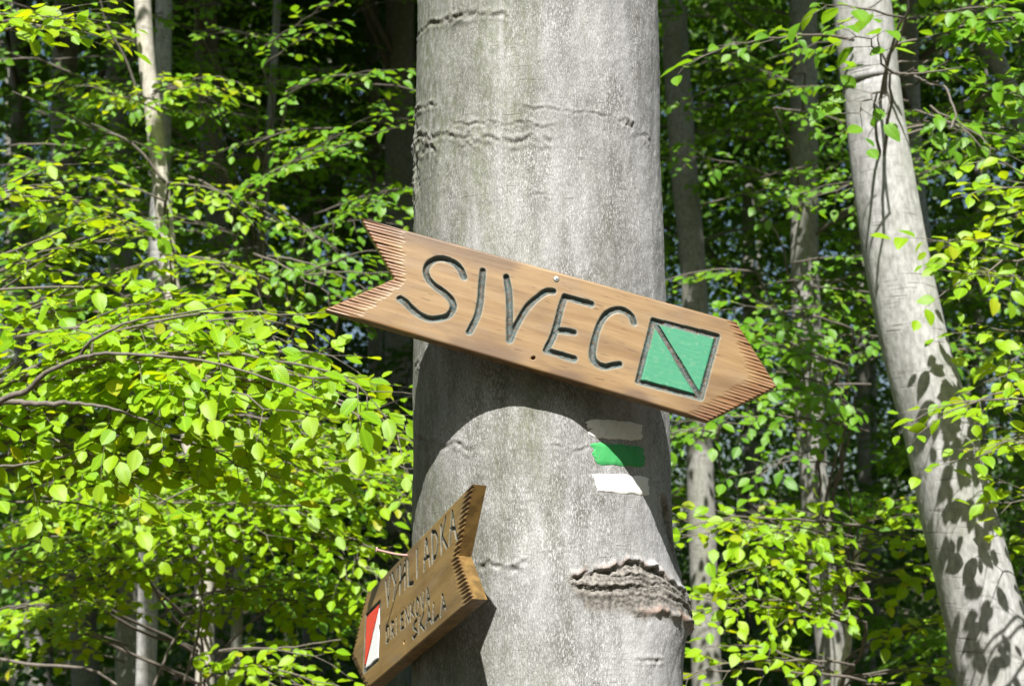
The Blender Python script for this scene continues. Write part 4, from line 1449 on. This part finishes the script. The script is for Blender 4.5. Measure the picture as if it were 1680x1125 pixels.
sub1('carved_square', gq1 == 5, M_WOOD1, sign1)
sub1('painted_triangle', gq1 == 100, M_GREEN, sign1, 'upper green triangle of the square')
sub1('painted_triangle', gq1 == 101, M_GREEN, sign1, 'lower green triangle of the square')


def lathe(profile, seg=24):
    v, q = [], []
    for (r, z) in profile:
        for k in range(seg):
            a = 2 * PI * k / seg
            v.append((r * math.cos(a), r * math.sin(a), z))
    for i in range(len(profile) - 1):
        for k in range(seg):
            q.append((i * seg + k, i * seg + (k + 1) % seg, (i + 1) * seg + (k + 1) % seg, (i + 1) * seg + k))
    return np.array(v), np.array(q)


v_, q_ = lathe([(0.0049, -0.004), (0.0049, 0.0004), (0.0046, 0.0009), (0.0030, 0.0013), (0.0001, 0.0015)])
screw = link('screw', mesh_np('screw', v_, q_), M_STEEL, sign1, (sx1, sy1, 0.0))
bm = bmesh.new()
for (sx_, sy_) in ((0.0046, 0.0010), (0.0010, 0.0046)):
    r = bmesh.ops.create_cube(bm, size=1.0)
    bmesh.ops.scale(bm, vec=(sx_, sy_, 0.0006 if sx_ > sy_ else 0.00064), verts=r['verts'])
me = bpy.data.meshes.new('slot_shade_cross'); bm.to_mesh(me); bm.free()
o = link('slot_shade_cross', me, M_DARK, screw, (0, 0, 0.00135)); o.rotation_euler = (0, 0, 0.5)  # raised dark bars stand for the shade inside the screw's slot

# ---- board 2, seen almost edge on
sign2 = thing('arrow_sign', 'wooden arrow board seen almost edge on, carved VYHLIADKA with a red and white mark', 'sign', (0, 0, 0), 'wooden arrow boards on the beech')
sign2.matrix_world = frame_matrix((-0.2642, 2.5678, 1.5476), (0.3757, -0.8708, 0.3169), (-0.9249, -0.3737, 0.0698))
FONT = {
    'V': [[(0.05, 1), (0.45, 0)], [(0.45, 0), (0.95, 1)]],
    'Y': [[(0.0, 1), (0.42, 0.5)], [(0.95, 1), (0.1, 0)]],
    'H': [[(0.1, 1), (0.0, 0)], [(0.95, 1), (0.85, 0)], [(0.05, 0.5), (0.9, 0.52)]],
    'L': [[(0.1, 1), (0.05, 0)], [(0.05, 0), (0.85, 0.02)]],
    'I': [[(0.5, 1), (0.45, 0)]],
    'A': [[(0.5, 1), (0.0, 0)], [(0.5, 1), (0.98, 0)], [(0.2, 0.34), (0.82, 0.34)]],
    'D': [[(0.1, 1), (0.05, 0)], [(0.1, 1), (0.6, 0.92), (0.9, 0.55), (0.65, 0.12), (0.05, 0)]],
    'K': [[(0.1, 1), (0.05, 0)], [(0.9, 1), (0.12, 0.45)], [(0.25, 0.55), (0.95, 0)]],
    'R': [[(0.1, 1), (0.05, 0)], [(0.1, 1), (0.7, 0.95), (0.8, 0.7), (0.6, 0.5), (0.08, 0.48)], [(0.35, 0.48), (0.9, 0)]],
    'E': [[(0.1, 1), (0.05, 0)], [(0.1, 1), (0.85, 1)], [(0.08, 0.52), (0.7, 0.52)], [(0.05, 0), (0.85, 0)]],
    'N': [[(0.1, 1), (0.0, 0)], [(0.1, 1), (0.85, 0)], [(0.95, 1), (0.85, 0)]],
    'O': [[(0.5, 1), (0.12, 0.75), (0.05, 0.3), (0.42, 0), (0.82, 0.25), (0.9, 0.7), (0.5, 1)]],
    'S': [[(0.9, 0.85), (0.6, 1), (0.2, 0.88), (0.18, 0.65), (0.5, 0.5), (0.8, 0.36), (0.78, 0.12), (0.4, 0), (0.05, 0.14)]],
}
strokes2, chars2, gi = [], [], 0


def text_row(word, u0, u1, vtop, vbot, hw, dp, fillr=0.68):
    global gi
    pitch = (u1 - u0) / (len(word) - 1 + fillr)
    for k, ch in enumerate(word):
        x = u0 + k * pitch
        wd = pitch * (fillr if ch != 'I' else fillr * 0.6)
        for ln in FONT[ch]:
            p = [(x + (a + rng.normal(0, 0.05)) * wd, vbot + (vtop - vbot) * (b + rng.normal(0, 0.045))) for a, b in ln]
            p = smooth_line(p, 4) if len(p) > 2 and ch in 'DROS' else np.array(p)
            strokes2.append((p, hw, dp, gi))
        chars2.append(ch)
        gi += 1


text_row('VYHLIADKA', 0.119, 0.470, -0.013, -0.058, 0.0031, 0.0040, 0.74)
text_row('DRIENKOVA', 0.120, 0.344, -0.094, -0.119, 0.0024, 0.0032, 0.72)
text_row('SKALA', 0.256, 0.414, -0.127, -0.153, 0.0025, 0.0032, 0.72)
r0, r1, r2, r3 = mm([(5, -38), (88, -38), (72, -135), (-12, -135)])
for a, b in ((r0, r1), (r1, r2), (r2, r3), (r3, r0), (r1, r3)):
    strokes2.append((np.array([a, b]), 0.0030, 0.0038, 60))
HB2 = 0.1690
teeth2 = (ends_teeth([(0.5435, 0), (0.4687, -0.0854)], [(0.512, 0), (0.447, -0.085)], 13, 0.0030, 0.0042)
          + ends_teeth([(0.4687, -0.0854), (0.5235, -HB2)], [(0.440, -0.086), (0.484, -HB2)], 12, 0.0032, 0.0042)
          + ends_teeth([(0.0, 0), (-0.0921, -0.088)], [(0.016, 0), (-0.076, -0.088)], 15, 0.0027, 0.0040)
          + ends_teeth([(-0.0921, -0.088), (0.0, -HB2)], [(-0.070, -0.088), (0.020, -HB2)], 15, 0.0027, 0.0040))
sub2, gq2 = board(sign2, [(0, 0), (-0.088, -0.0921), (-HB2, 0.0)], [(0, 0.5435), (-0.0854, 0.4687), (-HB2, 0.5235)], HB2, 0.024,
                  strokes2, teeth2, [(0.213, -0.1453, 0.0034, 0.010)], [([r0, r1, r3], M_RED, ''), ([r1, r2, r3], M_WHITEB, '')], M_WOOD2, 0.00115, 14)
for k, ch in enumerate(chars2):
    sub2('carved_letter', gq2 == k, M_WOOD2, sign2, 'carved letter ' + ch)
sub2('carved_frame', gq2 == 60, M_FRAME2, sign2)
sub2('painted_triangle', gq2 == 100, M_RED, sign2, 'red half of the trail mark')
sub2('painted_triangle', gq2 == 101, M_WHITEB, sign2, 'white half of the trail mark')
# bent nail standing out of the upper edge
np_ = smooth_line([(0.240, -0.0065, -0.004), (0.240, -0.0065, 0.012), (0.2405, -0.005, 0.030), (0.243, -0.002, 0.054)], 5)
bg = Bag()
bg.add(*tube(np_, 0.0021, 10))
dirn = norm(np_[-1] - np_[-3])
bg.add(*tube(np.array([np_[-1] - dirn * 0.0012, np_[-1] - dirn * 0.0002, np_[-1] + dirn * 0.0006]), np.array([0.0024, 0.0050, 0.0050]), 14))
link('nail', bg.mesh('nail', np.zeros(3)), M_NAIL, sign2)
